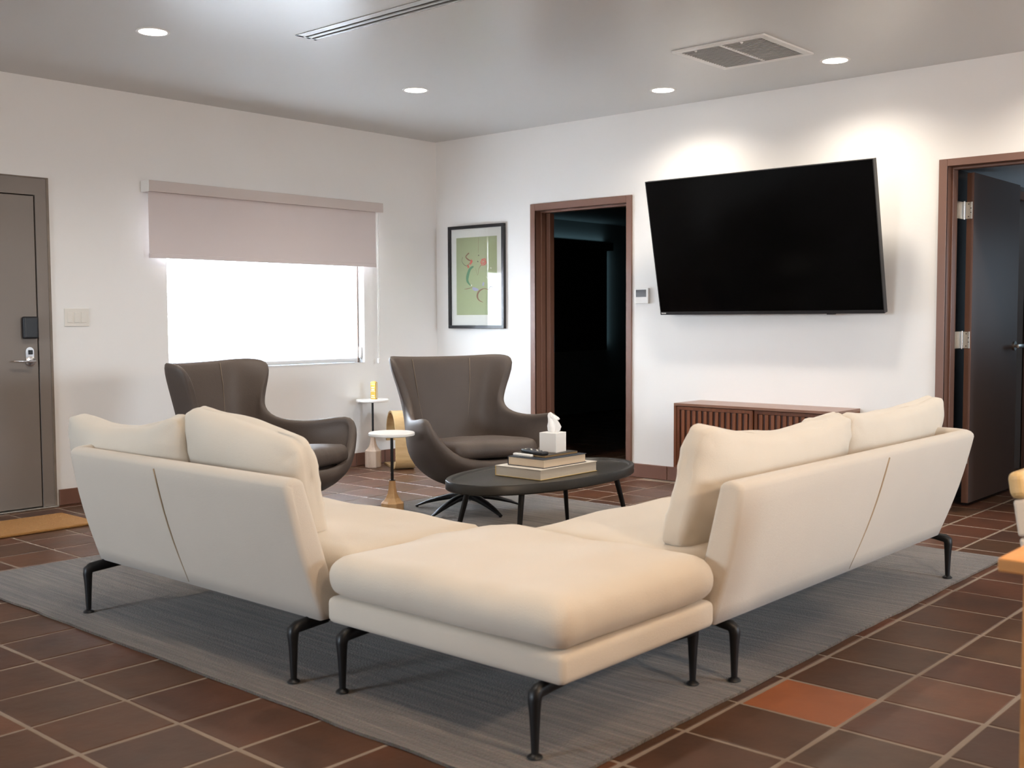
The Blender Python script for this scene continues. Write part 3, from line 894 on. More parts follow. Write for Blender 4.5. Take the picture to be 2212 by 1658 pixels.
# framed print
t = thing('framed_print', 'black framed abstract print on sage green paper with white mat', 'picture', (0.497, -0.0135, 1.530), R(2.4))
PW, PH, FD = 0.306, 0.428, 0.032
bm = BM()
for a, b in (((-PW, -FD, -PH), (PW, -.001, -PH + .026)), ((-PW, -FD, PH - .026), (PW, -.001, PH)), ((-PW, -FD, -PH + .026), (-PW + .026, -.001, PH - .026)), ((PW - .026, -FD, -PH + .026), (PW, -.001, PH - .026))):
    bbox(bm, a, b, .002, 1)
link('frame', bm, M_FRAME, t)
boxo('mat_board', (-PW + .02, -.014, -PH + .02), (PW - .02, -.010, PH - .02), M_PAPER, t, 0)
GX, GZ0, GZ1 = 0.222, -0.315, 0.330
pr = boxo('print', (-GX, -.0155, GZ0), (GX, -.014, GZ1), M_GREENP, t, 0)


def stroke(pts, wds, m, name='brush_stroke'):
    """flat painted stroke in the print plane; pts in fractions of the print (u right, v down)"""
    bm = BM(); P = [Vector((-GX + 2 * GX * u, -.0160, GZ1 - (GZ1 - GZ0) * v)) for u, v in pts]
    Q = []
    # catmull-rom resample
    for i in range(len(P) - 1):
        a, b, c, d_ = P[max(i - 1, 0)], P[i], P[i + 1], P[min(i + 2, len(P) - 1)]
        for k in range(6):
            s = k / 6
            Q.append((0.5 * ((2 * b) + (c - a) * s + (2 * a - 5 * b + 4 * c - d_) * s * s + (3 * b - a - 3 * c + d_) * s ** 3), wds[i] * (1 - s) + wds[i + 1] * s))
    Q.append((P[-1], wds[-1]))
    L = []
    for i, (p, w_) in enumerate(Q):
        tg = (Q[min(i + 1, len(Q) - 1)][0] - Q[max(i - 1, 0)][0]).normalized(); nn = Vector((-tg.z, 0, tg.x)) * w_ / 2
        L.append((bm.verts.new(p + nn), bm.verts.new(p - nn)))
    for A, B in zip(L, L[1:]): bm.faces.new([A[0], B[0], B[1], A[1]])
    link(name, bm, m, pr)


SG = stroke_mat('ink_green', (0.11, 0.27, 0.15)); SP = stroke_mat('ink_coral', (0.62, 0.13, 0.10)); SD = stroke_mat('ink_dark', (0.10, 0.08, 0.06))
SB = stroke_mat('ink_brown', (0.25, 0.12, 0.07)); SV = stroke_mat('ink_lilac', (0.40, 0.38, 0.55)); SW = stroke_mat('ink_white', (0.72, 0.70, 0.6))
stroke([(.43, .375), (.34, .41), (.28, .50), (.28, .565), (.36, .625)], [.012, .024, .030, .022, .004], SG)
stroke([(.16, .25), (.14, .30), (.20, .35), (.28, .365), (.33, .33)], [.003, .003, .004, .003, .003], SD)
stroke([(.32, .20), (.24, .245), (.30, .285), (.38, .305)], [.012, .010, .012, .006], SB)
stroke([(.36, .29), (.38, .31), (.34, .35)], [.008, .026, .012], SP)
stroke([(.28, .35), (.31, .39)], [.014, .020], SP)
for k in range(9):
    a = k * 2.4; rr = .02 + .006 * k
    stroke([(.66 + rr * math.cos(a) * 1.3, .325 + rr * math.sin(a) * .6), (.68 + rr * math.cos(a + 1) * 1.3, .32 + rr * math.sin(a + 1) * .6), (.66 + rr * math.cos(a + 2), .335 + rr * math.sin(a + 2) * .6)], [.006, .010, .004], SP)
stroke([(.62, .36), (.56, .41), (.55, .46), (.53, .49), (.50, .44), (.48, .40)], [.006, .003, .003, .002, .002, .002], SB)
stroke([(.56, .01), (.555, .10), (.55, .20)], [.002, .002, .003], SB)
stroke([(.555, .23), (.56, .245)], [.010, .010], SD)
stroke([(.525, .31), (.55, .32)], [.010, .006], SD)
stroke([(.20, .665), (.28, .66), (.40, .645)], [.002, .006, .003], SB)
stroke([(.40, .655), (.47, .67), (.55, .675)], [.02, .03, .01], SV)
stroke([(.65, .60), (.69, .61)], [.03, .03], SV)
stroke([(.36, .62), (.39, .615)], [.010, .012], SW); stroke([(.84, .40), (.87, .41)], [.010, .012], SW); stroke([(.74, .51), (.80, .55)], [.003, .004], SW)
stroke([(.80, .68), (.68, .665), (.56, .70), (.52, .76), (.56, .81), (.66, .84)], [.004, .006, .016, .018, .010, .003], SB)
stroke([(.80, .68), (.84, .64), (.90, .65)], [.004, .006, .003], SD)
bm = BM(); vs = [bm.verts.new(p) for p in ((-PW + .02, -.0205, -PH + .02), (PW - .02, -.0205, -PH + .02), (PW - .02, -.0205, PH - .02), (-PW + .02, -.0205, PH - .02))]; bm.faces.new(vs); link('glazing', bm, M_GLASS, t)

# walnut wall cabinet
t = thing('media_cabinet', 'low wall mounted walnut cabinet with slatted sliding doors below the television', 'cabinet', (3.236, 0, 0.158))
CWx, CD, CHh = 0.590, 0.345, 0.443
boxo('top_panel', (-CWx, -CD, CHh - .018), (CWx, -.001, CHh), M_WALT, t, .0015)
boxo('bottom_panel', (-CWx, -CD, 0), (CWx, -.001, .018), M_WAL, t, .0015)
boxo('side_panel', (-CWx, -CD, .018), (-CWx + .018, -.001, CHh - .018), M_WAL, t, .0015)
boxo('side_panel', (CWx - .018, -CD, .018), (CWx, -.001, CHh - .018), M_WAL, t, .0015)
boxo('back_panel', (-CWx + .018, -.012, .018), (CWx - .018, -.001, CHh - .018), M_WALD, t, 0)
for xa, xb, dy in ((-CWx + .020, 0.008, -CD + .006), (0.012, CWx - .020, -CD + .024)):
    dr = bpy.data.objects.new('door', None); COL.objects.link(dr); dr.parent = t
    za, zb = .022, CHh - .022
    boxo('rail', (xa, dy, zb - .022), (xb, dy + .016, zb), M_WAL, dr, .001); boxo('rail', (xa, dy, za), (xb, dy + .016, za + .022), M_WAL, dr, .001)
    boxo('stile', (xa, dy, za + .022), (xa + .022, dy + .016, zb - .022), M_WAL, dr, .001); boxo('stile', (xb - .022, dy, za + .022), (xb, dy + .016, zb - .022), M_WAL, dr, .001)
    boxo('door_backing', (xa + .02, dy + .013, za + .02), (xb - .02, dy + .016, zb - .02), M_WALD, dr, 0)
    n = 12; st = (xb - xa - .052) / n
    bm = BM(); bbox(bm, (-.0125, 0, za + .024), (.0125, .012, zb - .024), .003, 2); sm = bpy.data.meshes.new('slat'); bm.to_mesh(sm); bm.free(); sm.materials.append(M_WALS)
    for k in range(n):
        o = bpy.data.objects.new('slat', sm); COL.objects.link(o); o.parent = dr; o.location = (xa + .026 + st * (k + .5), dy + .001, 0)

# ------------------------------------------------------------------ rug and doormat
bm = BM()
nx, ny = 60, 60
V = []
for i in range(nx + 1):
    row = []
    for j in range(ny + 1):
        x = RUG[0] + (RUG[1] - RUG[0]) * i / nx; y = RUG[2] + (RUG[3] - RUG[2]) * j / ny
        if i in (0, nx): x += noise.noise(Vector((y * 4, 3, 0))) * .008 + noise.noise(Vector((y * 30, 7, 0))) * .004
        if j in (0, ny): y += noise.noise(Vector((x * 4, 5, 0))) * .008 + noise.noise(Vector((x * 30, 9, 0))) * .003
        z = 0.0105 + noise.noise(Vector((x * 3, y * 3, 0))) * 0.0012
        row.append(bm.verts.new((x, y, z)))
    V.append(row)
for i in range(nx):
    for j in range(ny): bm.faces.new([V[i][j], V[i + 1][j], V[i + 1][j + 1], V[i][j + 1]])
border = [V[i][0] for i in range(nx + 1)] + [V[nx][j] for j in range(1, ny + 1)] + [V[i][ny] for i in range(nx - 1, -1, -1)] + [V[0][j] for j in range(ny - 1, 0, -1)]
low = [bm.verts.new((v.co.x, v.co.y, 0.0012)) for v in border]
for k in range(len(border)): bm.faces.new([border[k], low[k], low[(k + 1) % len(border)], border[(k + 1) % len(border)]])
bmesh.ops.recalc_face_normals(bm, faces=bm.faces)
rug = tag(link('area_rug', bm, M_RUG), 'large grey taupe area rug with faint stripes under the sofa group', 'rug')
bm = BM(); bbox(bm, (0.335, -4.42, 0.0012), (0.795, -3.55, 0.016), .004, 1)
tag(link('doormat', bm, M_COIR), 'golden brown coir doormat on the tiles in front of the entry door', 'doormat')

# ------------------------------------------------------------------ sofas
ZB, ZT = 0.213, 0.648


def back_shell(T, L, s_in_top, s_out, lean=0.10, ret=0.25, th=0.085):
    """T maps (s,t,z) to local coordinates; swept backrest with a rounded return at the outer end"""
    bm = BM()
    rb = 0.10
    def path(flr):
        pass
    st = []
    nS = 18
    # stations: (bottom point, top point, inward normal)
    for k in range(nS + 1):
        f = k / nS
        sb = f * (L - rb); stp = s_in_top + f * (L - rb + s_out - s_in_top)
        st.append(((sb, 0.0), (stp, -lean), (0, 1)))
    for k in range(1, 9):
        a = PI / 2 * k / 8
        n_ = (-math.sin(a), math.cos(a))
        cb = (L - rb, rb)
        b = (cb[0] + rb * math.sin(a), cb[1] - rb * math.cos(a))
        rt_ = rb + 0.04
        ct = (L - rb + s_out, -lean + rt_)
        tp = (ct[0] + rt_ * math.sin(a) * 0.75, ct[1] - rt_ * math.cos(a))
        st.append((b, tp, n_))
    for k in range(1, 5):
        f = k / 4
        st.append(((L, rb + ret * f), (L - rb + s_out + (rb + .04) * .75, -lean + rb + .04 + ret * f), (-1, 0)))
    NZ = 8
    rings = []
    for b, tp, n_ in st:
        prof = []
        for q in range(NZ + 1):
            f = q / NZ
            z = ZB + (ZT - ZB) * f
            bulge = 0.012 * math.sin(PI * f)
            prof.append((b[0] + (tp[0] - b[0]) * f - n_[0] * bulge, b[1] + (tp[1] - b[1]) * f - n_[1] * bulge, z))
        # rounded top
        w_ = th
        for q in range(1, 8):
            a = PI * q / 8
            prof.append((tp[0] + n_[0] * w_ / 2 * (1 - math.cos(a)), tp[1] + n_[1] * w_ / 2 * (1 - math.cos(a)), ZT + 0.028 * math.sin(a)))
        for q in range(NZ + 1):
            f = 1 - q / NZ
            z = ZB + (ZT - ZB) * f
            prof.append((b[0] + (tp[0] - b[0]) * f + n_[0] * w_, b[1] + (tp[1] - b[1]) * f + n_[1] * w_, z))
        rings.append([bm.verts.new(T(*p)) for p in prof])
    for A, B in zip(rings, rings[1:]):
        n = len(A)
        for k in range(n): bm.faces.new([A[k], A[(k + 1) % n], B[(k + 1) % n], B[k]])
    bm.faces.new(rings[0]); bm.faces.new(rings[-1][::-1])
    bmesh.ops.recalc_face_normals(bm, faces=bm.faces)
    ed = [e_ for e_ in bm.edges if len(e_.link_faces) == 2 and (len(e_.link_faces[0].verts) > 6 or len(e_.link_faces[1].verts) > 6)]
    bmesh.ops.bevel(bm, geom=ed, offset=0.022, segments=4, profile=0.55, affect='EDGES', clamp_overlap=True)
    return bm


def leg_pair(parent, T, s, t0, t1):
    """two cast legs joined by a bar running front to back under the seat, standing on the rug"""
    zf = 0.0125
    for (ta, dr) in ((t0, 1), (t1, -1)):
        bm = BM()
        pts = [(s, ta, zf + .006), (s, ta, zf + .07), (s, ta, zf + .12), (s, ta - dr * .001, zf + .155), (s, ta + dr * .001, zf + .170), (s, ta + dr * .014, zf + .178), (s, ta + dr * .06, zf + .182), (s, ta + dr * .14, zf + .188)]
        rad = [.0095, .012, .0145, .0175, .0195, (.020, .018), (.021, .014), (.022, .012)]
        sweep(bm, [T(*p) for p in pts], [r if isinstance(r, tuple) else (r, r) for r in rad], 12, sq=.8)
        bmesh.ops.recalc_face_normals(bm, faces=bm.faces)
        lg = link('leg', bm, M_BLACKM, parent, smooth=True, sharp=50)
        bm = BM(); c = T(s, ta, 0)
        lathe(bm, [(0.020, zf), (0.022, zf + .002), (0.020, zf + .005), (0.010, zf + .012)], 20, (c[0], c[1]))
        link('foot_glide', bm, M_BLACKM, lg, smooth=True, sharp=40)
    bm = BM()
    a, b = T(s, t0 + .13, zf + .186), T(s, t1 - .13, zf + .186)
    sweep(bm, [a, b], [(.022, .012), (.022, .012)], 12, sq=.6)
    link('crossbar', bm, M_BLACKM, parent, smooth=True, sharp=50)


def make_sofa(name, label, T, L, D, s_out, s_in_top, loc, seams, legs, seat_rot):
    t = thing(name, label, 'sofa', loc)
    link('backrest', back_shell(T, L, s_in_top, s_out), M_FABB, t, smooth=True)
    # seat base
    bm = BM()
    a, b = T(0.005, 0.075, ZB + .004), T(L - .08, D, ZB + .095)
    bbox(bm, a, b, .022, 4); link('seat_base', bm, M_FAB, t, smooth=True, sharp=60)
    # seat cushion
    ln = L - .09; dp = D - .06
    c = T(ln / 2 + .0, .09 + dp / 2, ZB + .088)
    bm = seat_cushion(ln if seat_rot == 0 else dp, dp if seat_rot == 0 else ln, .118, .018, .055, seed=L)
    bmesh.ops.translate(bm, verts=bm.verts, vec=c)
    link('seat_cushion', bm, M_FAB, t, smooth=True)
    for sb, stp in seams:
        bm = BM(); pts = []
        for q in range(9):
            f = q / 8
            pts.append(T(sb + (stp - sb) * f, -0.10 * f - 0.0125 * math.sin(PI * f) - .0012, ZB + .01 + (ZT - ZB) * .97 * f))
        sweep(bm, pts, 0.0032, 6); link('seam_piping', bm, M_SEAM, t, smooth=True)
    for s, t0, t1 in legs: leg_pair(t, T, s, t0, t1)
    return t


LA = (4.03, -4.50, 0)
TL = lambda s, t_, z: (-s, t_, z)
make_sofa('sofa', 'cream two seat sofa with its back along the left side of the rug', TL, 1.50, 0.76, 0.04, 0.06, LA,
          [(0.775, 0.835)], [(0.085, -0.058, 0.68), (1.405, -0.068, 0.68)], 0)
RA = (5.00, -3.735, 0)
TRr = lambda s, t_, z: (-t_, s, z)
make_sofa('sofa', 'longer cream sofa with its back towards the dining table on the right', TRr, 2.00, 0.80, 0.14, 0.005, RA,
          [(0.99, 1.12)], [(0.115, -0.014, 0.72), (1.975 - .0, -0.022, 0.72)], 90)

# back cushions (loose)
def back_cushion(label, loc, rz, tilt, lx, lz, ly, sag, seed, roll=0):
    bm = pillow(lx, lz, ly, sag, seed)
    o = link('back_cushion', bm, M_FAB, smooth=True)
    o.location = loc; o.rotation_euler = (tilt, roll, rz)
    return tag(o, label, 'cushion', 'loose back cushions on the sofas')


back_cushion('cream back cushion at the outer end of the left sofa, toward the entry door', (2.71, -4.33, 0.39), 0, R(14), 0.90, 0.435, 0.20, 0.06, 3.1, R(-3))
back_cushion('cream back cushion on the left sofa next to the ottoman, sloping down to the right', (3.365, -4.26, 0.388), R(2), R(15), 0.715, 0.44, 0.20, -0.01, 8.4, R(8))
back_cushion('white back cushion nearest the ottoman on the right sofa', (4.77, -3.07, 0.385), R(90), R(13), 1.17, 0.445, 0.20, 0.055, 5.2, R(2.2))
back_cushion('cream back cushion at the far end of the right sofa beside the brown door', (4.78, -1.98, 0.385), R(90), R(12), 1.04, 0.43, 0.20, 0.03, 12.7, R(-1.5))
bm = pillow(0.50, 0.38, 0.15, 0.01, 2.2)
o = link('throw_pillow', bm, M_FAB, smooth=True); o.location = (4.53, -2.16, 0.385); o.rotation_euler = (R(14), 0, R(98))
tag(o, 'small cream pillow peeking above the white cushion on the right sofa', 'pillow')

# ottoman
t = thing('ottoman', 'square cream upholstered ottoman joining the two sofas at the near corner', 'ottoman', (4.527, -4.11, 0))
bm = BM(); bbox(bm, (-.485, -.39, ZB), (.485, .375, ZB + .085), .022, 4)
link('base', bm, M_FAB, t, smooth=True, sharp=60)
bm = seat_cushion(0.985, 0.79, 0.136, .026, .064, seed=1.3, wr=.008)
bmesh.ops.translate(bm, verts=bm.verts, vec=(0.003, -.008, ZB + .082))
link('cushion', bm, M_FAB, t, smooth=True)
TO = lambda s, t_, z: (s, t_, z)
leg_pair(t, TO, -0.39, -0.405, 0.375); leg_pair(t, TO, 0.403, -0.405, 0.375)

# ------------------------------------------------------------------ wing chairs
def make_chair(label, loc, rz):
    t = thing('swivel_wing_chair', label, 'armchair', loc, rz, 'grey brown leather swivel wing chairs')
    # local frame: front = -y, back = +y.  half columns (x>=0), bottom -> rim
    H = [
        [(0.0, 0.1, 0.17), (0.0, 0.26, 0.21), (0.0, 0.37, 0.36), (0.0, 0.4, 0.56), (0.0, 0.43, 0.76), (0.0, 0.455, 0.945)],
        [(0.1, 0.095, 0.17), (0.1442, 0.25, 0.215), (0.1854, 0.355, 0.36), (0.1957, 0.385, 0.56), (0.229, 0.415, 0.76), (0.2632, 0.44, 0.947)],
        [(0.14, 0.07, 0.17), (0.2163, 0.2, 0.22), (0.2833, 0.29, 0.36), (0.2833, 0.325, 0.56), (0.3327, 0.35, 0.76), (0.392, 0.37, 0.955)],
        [(0.15, 0.045, 0.17), (0.25, 0.13, 0.23), (0.3348, 0.19, 0.36), (0.3141, 0.235, 0.56), (0.3599, 0.225, 0.76), (0.4563, 0.19, 0.945)],
        [(0.153, 0.035, 0.17), (0.26, 0.1, 0.233), (0.3502, 0.155, 0.36), (0.3245, 0.2, 0.53), (0.3366, 0.2, 0.68), (0.3979, 0.175, 0.83)],
        [(0.155, 0.025, 0.17), (0.27, 0.08, 0.235), (0.35, 0.12, 0.36), (0.3451, 0.16, 0.5), (0.3245, 0.185, 0.6), (0.3342, 0.185, 0.69)],
        [(0.155, 0.0, 0.17), (0.285, 0.02, 0.24), (0.375, 0.05, 0.36), (0.375, 0.09, 0.47), (0.362, 0.12, 0.54), (0.35, 0.125, 0.605)],
        [(0.155, -0.05, 0.17), (0.295, -0.09, 0.25), (0.4, -0.08, 0.37), (0.42, -0.06, 0.47), (0.415, -0.05, 0.54), (0.405, -0.05, 0.59)],
        [(0.15, -0.1, 0.17), (0.285, -0.18, 0.25), (0.4, -0.2, 0.37), (0.44, -0.2, 0.48), (0.45, -0.2, 0.56), (0.435, -0.2, 0.608)],
        [(0.14, -0.13, 0.17), (0.265, -0.25, 0.25), (0.375, -0.32, 0.37), (0.43, -0.36, 0.49), (0.455, -0.385, 0.585), (0.43, -0.37, 0.64)],
        [(0.12, -0.16, 0.17), (0.23, -0.3, 0.24), (0.325, -0.375, 0.33), (0.375, -0.405, 0.42), (0.395, -0.41, 0.5), (0.385, -0.395, 0.545)],
        [(0.07, -0.19, 0.17), (0.14, -0.345, 0.225), (0.2, -0.42, 0.28), (0.24, -0.445, 0.32), (0.26, -0.445, 0.345), (0.262, -0.43, 0.385)],
        [(0.0, -0.205, 0.17), (0.0, -0.385, 0.23), (0.0, -0.455, 0.28), (0.0, -0.475, 0.315), (0.0, -0.48, 0.335), (0.0, -0.46, 0.372)],
    ]
    bm = BM()
    cols = [[bm.verts.new(p) for p in c] for c in H]
    left = [None] * len(H)
    for i, c in enumerate(H):
        if i in (0, len(H) - 1): left[i] = cols[i]
        else: left[i] = [bm.verts.new((-p[0], p[1], p[2])) for p in c]
    ring = cols + left[-2:0:-1]
    n = len(ring)
    for i in range(n):
        A, B = ring[i], ring[(i + 1) % n]
        for k in range(len(A) - 1): bm.faces.new([A[k], A[k + 1], B[k + 1], B[k]])
    cb = bm.verts.new((0, -.05, .155))
    for i in range(n): bm.faces.new([ring[i][0], ring[(i + 1) % n][0], cb])
    bmesh.ops.recalc_face_normals(bm, faces=bm.faces)
    sh = link('shell', bm, M_LEATH, t, smooth=True, mods=(('SOLIDIFY', dict(thickness=.052, offset=-1.0, use_even_offset=False)), ('SUBSURF', dict(levels=2, render_levels=2))))
    # inner seat deck and front rail
    bm = seat_cushion(.60, .68, .13, .008, .05, seed=2.0, wr=.002)
    for v in bm.verts:
        if v.co.y < 0: v.co.x *= 1 - 0.22 * (v.co.y / -.35) ** 2
        tt = 0.70 + 0.30 * min(1, max(0, v.co.z / .13)); v.co.x *= tt; v.co.y *= tt
    bmesh.ops.translate(bm, verts=bm.verts, vec=(0, -.080, .228))
    link('seat_deck', bm, M_LEATH, t, smooth=True)
    bm = seat_cushion(.61, .64, .10, .03, .048, seed=4.0, wr=.005)
    for v in bm.verts:
        f = max(0, -v.co.y / .30)
        v.co.x *= 1 - 0.16 * f ** 3
    bmesh.ops.rotate(bm, verts=bm.verts, cent=(0, 0, 0), matrix=Matrix.Rotation(R(-5), 3, 'X'))
    bmesh.ops.translate(bm, verts=bm.verts, vec=(0, -.125, .350))
    link('seat_cushion', bm, M_LEATH, t, smooth=True)
    # stitched seams on the inside back and outside arms
    for sx in (-1, 1):
        bm = BM()
        sweep(bm, [(sx * .20, .388, .93), (sx * .19, .362, .80), (sx * .175, .345, .66), (sx * .15, .325, .50)], .0022, 6)
        link('seam', bm, M_STITCH, t, smooth=True)
    # swivel base
    bm = BM(); lathe(bm, [(0.026, .075), (0.026, .14), (0.045, .15), (.10, .16), (.10, .168)], 28)
    link('column', bm, M_STEEL, t, smooth=True, sharp=40)
    for k in range(5):
        a = R(204 + 72 * k) - rz
        bm = BM(); ca, sa = math.cos(a), math.sin(a)
        prof = [(.0, .086, .026, .022), (.05, .085, .026, .021), (.12, .077, .025, .018), (.20, .058, .022, .014), (.27, .037, .019, .010), (.325, .016, .014, .006), (.345, .009, .011, .004)]
        sweep(bm, [(r * ca, r * sa, z + .012) for r, z, _, _ in prof], [(w_, h_) for _, _, w_, h_ in prof], 12, sq=.7)
        bmesh.ops.recalc_face_normals(bm, faces=bm.faces)
        fb = link('base_arm', bm, M_BLACKM, t, smooth=True, sharp=50)
        bm = BM(); lathe(bm, [(0.009, .0125), (0.009, .020)], 12, (.338 * ca, .338 * sa)); link('glide', bm, M_BLACKM, fb)
    return t


ch2 = make_chair('grey brown leather wing chair near the brown doorway, behind the coffee table', (2.145, -1.864, 0), R(-21) + PI / 2)
ch1 = make_chair('grey brown leather wing chair below the window, turned to the right behind the left sofa', (1.67, -3.05, 0), R(22) + PI / 2)
for c_ in (ch1,):
    pass

# ------------------------------------------------------------------ coffee table
t = thing('coffee_table', 'oval black coffee table with raised rim and four angled legs', 'coffee table', (3.27, -2.48, 0))
TA_, TB_ = 0.315, 0.615
bm = BM(); n = 96
def sup(k, ax, by): 
    a = 2 * PI * k / n; c_, s_ = math.cos(a), math.sin(a); e_ = 0.92
    return (math.copysign(abs(c_) ** e_, c_) * ax, math.copysign(abs(s_) ** e_, s_) * by)
prof = [(.93, .370), (.985, .372), (1.0, .378), (1.0, .414), (.992, .420), (.955, .420), (.945, .418), (.935, .410), (.93, .4085)]
rings = []
for q, z in prof:
    dlt = (1 - q) * .5
    rings.append([bm.verts.new((*sup(k, TA_ - dlt, TB_ - dlt), z)) for k in range(n)])
for A, B in zip(rings, rings[1:]):
    for k in range(n): bm.faces.new([A[k], A[(k + 1) % n], B[(k + 1) % n], B[k]])
bm.faces.new(rings[0][::-1]); bm.faces.new(rings[-1])
link('table_top', bm, M_TABLEB, t, smooth=True, sharp=35)
for sx, sy in ((-1, -1), (1, -1), (1, 1), (-1, 1)):
    bm = BM(); sweep(bm, [(sx * .17, sy * .37, .372), (sx * .215, sy * .46, .0125)], [.015, .009], 14)
    link('leg', bm, M_BLACKM, t, smooth=True, sharp=40)


def book(name, label, x0, x1, y0, y1, z0, z1, mc, mp, over=.004, tc=.003, spine='x0', medge=None):
    cx, cy = (x0 + x1) / 2, (y0 + y1) / 2
    t = thing(name, label, 'book', (cx, cy, z0), group='books stacked on the coffee table')
    hx, hy, h = (x1 - x0) / 2, (y1 - y0) / 2, z1 - z0
    boxo('cover', (-hx, -hy, 0), (hx, hy, tc), medge or mc, t, .0008, 1)
    boxo('cover', (-hx, -hy, h - tc), (hx, hy, h), mc, t, .0008, 1)
    boxo('spine', (-hx, -hy, tc), (-hx + tc, hy, h - tc), medge or mc, t, .0005, 1)
    boxo('page_block', (-hx + tc, -hy + over, tc), (hx - over, hy - over, h - tc), mp, t, 0)
    return t


book('book', 'thick pale book with yellow cover edges, bottom of the coffee table stack', 3.149, 3.443, -2.716, -2.27, .4095, .460, M_CREAMC, M_PAGESG, medge=M_YEL)
book('book', 'navy blue cloth book in the middle of the coffee table stack', 3.190, 3.424, -2.668, -2.335, .460, .504, M_NAVY, M_PAGES)
book('book', 'thin dark book with gilt page edges, topmost under the tissue box', 3.185, 3.388, -2.618, -2.36, .504, .516, M_DKBOOK, M_GOLDE, over=.001, tc=.002)
# tissue box
t = thing('tissue_box', 'white cube tissue box with a tissue pulled up, on top of the books', 'tissue box', (3.310, -2.462, .516), R(8))
boxo('box', (-.049, -.049, 0), (.049, .049, .098), M_TISSUEB, t, .002, 2)
bm = BM()
n = 20; rows = []
pr_ = [(.0, .020, 0, 0), (.012, .030, .001, 0), (.03, .033, .003, .0), (.05, .027, .002, 0), (.066, .021, -.004, 0), (.082, .017, -.010, 0), (.094, .011, -.013, 0), (.100, .003, -.012, 0)]
for z, r, ox, oy in pr_:
    row = []
    for k in range(n):
        a = 2 * PI * k / n
        rr = r * (1 + .28 * math.sin(3 * a + z * 30) + .15 * math.sin(5 * a + 1 + z * 50))
        row.append(bm.verts.new((ox + rr * math.cos(a) * 1.1, oy + rr * math.sin(a) * .55, .097 + z)))
    rows.append(row)
for A, B in zip(rows, rows[1:]):
    for k in range(n): bm.faces.new([A[k], A[(k + 1) % n], B[(k + 1) % n], B[k]])
bm.faces.new(rows[-1])
# folded flap
fv = [(-.012, 0, .196), (.006, .004, .186), (.022, .012, .176), (.030, .014, .166), (.022, .010, .160), (.004, 0, .168), (-.006, -.004, .176)]
top = [bm.verts.new((x, y - .008, z)) for x, y, z in fv]; bt = [bm.verts.new((x, y + .006, z - .003)) for x, y, z in fv]
bm.faces.new(top); bm.faces.new(bt[::-1])
for k in range(len(fv)): bm.faces.new([top[k], bt[k], bt[(k + 1) % len(fv)], top[(k + 1) % len(fv)]])
bmesh.ops.recalc_face_normals(bm, faces=bm.faces)
link('tissue', bm, M_TISSUE, t, smooth=True, sharp=50)
# remotes
t = thing('remote_control', 'black television remote control lying on the books in front of the tissue box', 'remote', (3.292, -2.582, .516), R(-16))
bm = BM(); bbox(bm, (-.092, -.023, 0), (.092, .023, .017), .006, 3); link('body', bm, M_BLACK, t, smooth=True, sharp=50)
for i in range(8):
    for j in range(3):
        boxo('button', (-.07 + i * .018, -.014 + j * .0105, .0165), (-.060 + i * .018, -.0075 + j * .0105, .0188), M_GREYSCR if (i + j) % 3 else M_IVORY, t, 0)
t = thing('remote_control', 'slim white remote control on the navy book, left of the black remote', 'remote', (3.262, -2.634, .504), R(-3))
bm = BM(); bbox(bm, (-.062, -.0115, 0), (.062, .0115, .014), .0055, 3)
link('body', bm, M_WHITEP, t, smooth=True, sharp=60)
boxo('button', (-.03, -.005, .0138), (-.018, .005, .0152), M_IVORY, t, .0005)

# ------------------------------------------------------------------ drink tables
def drink_table(label, loc, h, mwood, octr=.068, z1=.130, z2=.255):
    t = thing('drink_table', label, 'side table', loc, group='small marble topped drink tables')
    bm = BM()
    lathe(bm, [(octr - .003, 0.0), (octr, .004), (octr, z1 - .003), (octr - .003, z1)], 8, rot=PI / 8)
    link('base', bm, mwood, t)
    bm = BM()
    prof = [(octr - .004, z1), (octr * .80, z1 + .008), (octr * .58, z1 + .026), (octr * .42, z1 + .050), (octr * .33, z1 + .080), (octr * .27, z2 - .008), (octr * .25, z2)]
    lathe(bm, prof, 8, rot=PI / 8); link('neck', bm, mwood, t)
    bm = BM(); lathe(bm, [(.019, z2), (.019, z2 + .003)], 20); lathe(bm, [(.0085, z2 + .003), (.0085, h - .022)], 16); lathe(bm, [(.04, h - .024), (.04, h - .020)], 20)
    link('pole', bm, M_BLACKM, t, smooth=True, sharp=40)
    bm = BM(); lathe(bm, [(.126, h - .020), (.131, h - .016), (.131, h - .004), (.127, h)], 56)
    link('marble_top', bm, M_MARBLE, t, smooth=True, sharp=35)
    return t


drink_table('slim marble topped drink table with honey wood base, between the two wing chairs', (2.166, -2.507, .0125), .530, M_OAK)
drink_table('slim drink table with pale wood base against the window wall, holding a gold tin', (0.150, -0.880, 0), .545, M_OAKP, z1=.135, z2=.262)
t = thing('gold_tin', 'small tall gold patterned tin on the drink table by the window wall', 'tin', (0.158, -0.870, .545), R(20))
bm = BM(); bbox(bm, (-.024, -.018, 0), (.024, .018, .138), .006, 3); link('body', bm, M_GOLD, t, smooth=True, sharp=50)
for z in (.012, .062, .118): boxo('printed_band', (-.0185, -.0188, z), (.0185, -.0178, z + .004), M_PAPER, t, 0)
for k, z in enumerate((.070, .025, .09)): boxo('printed_label', (-.014, -.0187, z), (.012, -.0178, z + (.012 if k == 0 else .008)), M_PAPER, t, 0)
boxo('printed_stripe', (.0235, -.006, .01), (.0245, .002, .13), M_PAPER, t, 0)
boxo('lid', (-.014, -.010, .138), (.014, .010, .143), M_GOLD, t, .002)

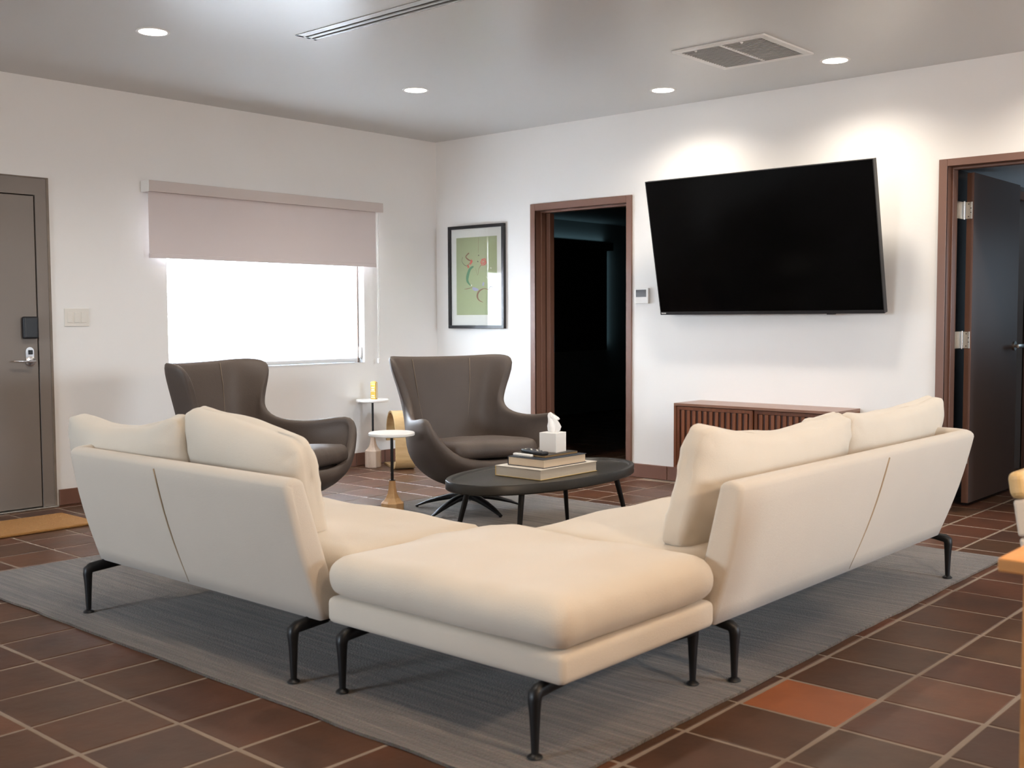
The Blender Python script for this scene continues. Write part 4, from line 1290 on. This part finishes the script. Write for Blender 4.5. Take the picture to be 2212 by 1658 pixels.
# bent plywood stand
t = thing('plywood_stand', 'curved bent plywood stand on the tiles behind the wing chair', 'stand', (0.52, -0.86, 0), R(0))
def ribbon(bm, pts, wdt, th, dirn):
    pts = [Vector(p) for p in pts]; n = len(pts); dirn = Vector(dirn).normalized(); rows = []
    for i, p in enumerate(pts):
        tg = (pts[min(i + 1, n - 1)] - pts[max(i - 1, 0)]).normalized(); nn = tg.cross(dirn).normalized()
        w_ = wdt[i] if isinstance(wdt, list) else wdt
        rows.append([bm.verts.new(p + dirn * s1 * w_ / 2 + nn * s2 * th / 2) for s1, s2 in ((-1, -1), (1, -1), (1, 1), (-1, 1))])
    for A, B in zip(rows, rows[1:]):
        for k in range(4): bm.faces.new([A[k], A[(k + 1) % 4], B[(k + 1) % 4], B[k]])
    bm.faces.new(rows[0][::-1]); bm.faces.new(rows[-1])
    bmesh.ops.recalc_face_normals(bm, faces=bm.faces)


A_ = R(150)   # direction the plate runs back from the front bend (left and away)
dx, dy = math.cos(A_), math.sin(A_)
def pp(a, z): return (dx * a, dy * a, z)
pts = [pp(.46, .008), pp(.30, .008), pp(.12, .008)]
for k in range(1, 9):
    a = PI / 2 * 1.05 * k / 8; pts.append(pp(.12 - .085 * math.sin(a), .008 + .085 * (1 - math.cos(a))))
pts += [pp(.036, .20), pp(.038, .28)]
for k in range(1, 13):
    a = PI * k / 12; pts.append(pp(.038 + .165 * (1 - math.cos(a)), .285 + .165 * math.sin(a)))
pts += [pp(.368, .26), pp(.366, .235)]
bm = BM(); ribbon(bm, pts, 0.16, 0.015, (-dy, dx, 0))
link('bent_panel', bm, M_PLY, t, smooth=True, sharp=40)
bm = BM(); ribbon(bm, [pp(.366, .24), pp(.366, .205)], .165, .030, (-dy, dx, 0)); link('end_block', bm, M_PLY, t)

# ------------------------------------------------------------------ dining table and chair at the right edge
t = thing('dining_table', 'orange stained wooden dining table with its corner at the right edge of the picture', 'table', (6.142, -4.65, 0))
boxo('table_top', (0, 0, .721), (1.9, 1.05, .746), M_ORANGE, t, .003)
for a, b in ((.035, .03), (1.8, .03), (.035, .96), (1.8, .96)):
    boxo('leg', (a, b, 0), (a + .065, b + .065, .721), M_ORANGE, t, .004)
boxo('apron', (.10, .035, .64), (1.80, .055, .721), M_ORANGE, t, .002)
boxo('apron', (.10, .995, .64), (1.80, 1.015, .721), M_ORANGE, t, .002)
t = thing('dining_chair', 'cream upholstered dining chair with light wood top rail, beside the table at the right edge', 'chair', (6.17, -3.585, 0), 0)
MB_ = Matrix.Translation((-.20, 0, .44)) @ Matrix.Rotation(R(-9), 4, 'Y')
boxo('top_rail', (-.022, -.225, .285), (.022, .225, .355), M_CHWOOD, t, .018, 4, mtx=MB_)
boxo('backrest', (-.018, -.215, .19), (.022, .215, .284), M_CHFAB, t, .008, 3, mtx=MB_)
boxo('backrest', (-.018, -.21, .04), (.022, .21, .186), M_CHFAB, t, .008, 3, mtx=MB_)
boxo('seat', (-.20, -.22, .425), (.20, .22, .475), M_CHFAB, t, .02, 3)
for a, b in ((-.20, -.20), (-.20, .17), (.165, -.20), (.165, .17)):
    boxo('leg', (a, b, 0), (a + .032, b + .032, .425), M_CHWOOD, t, .006)
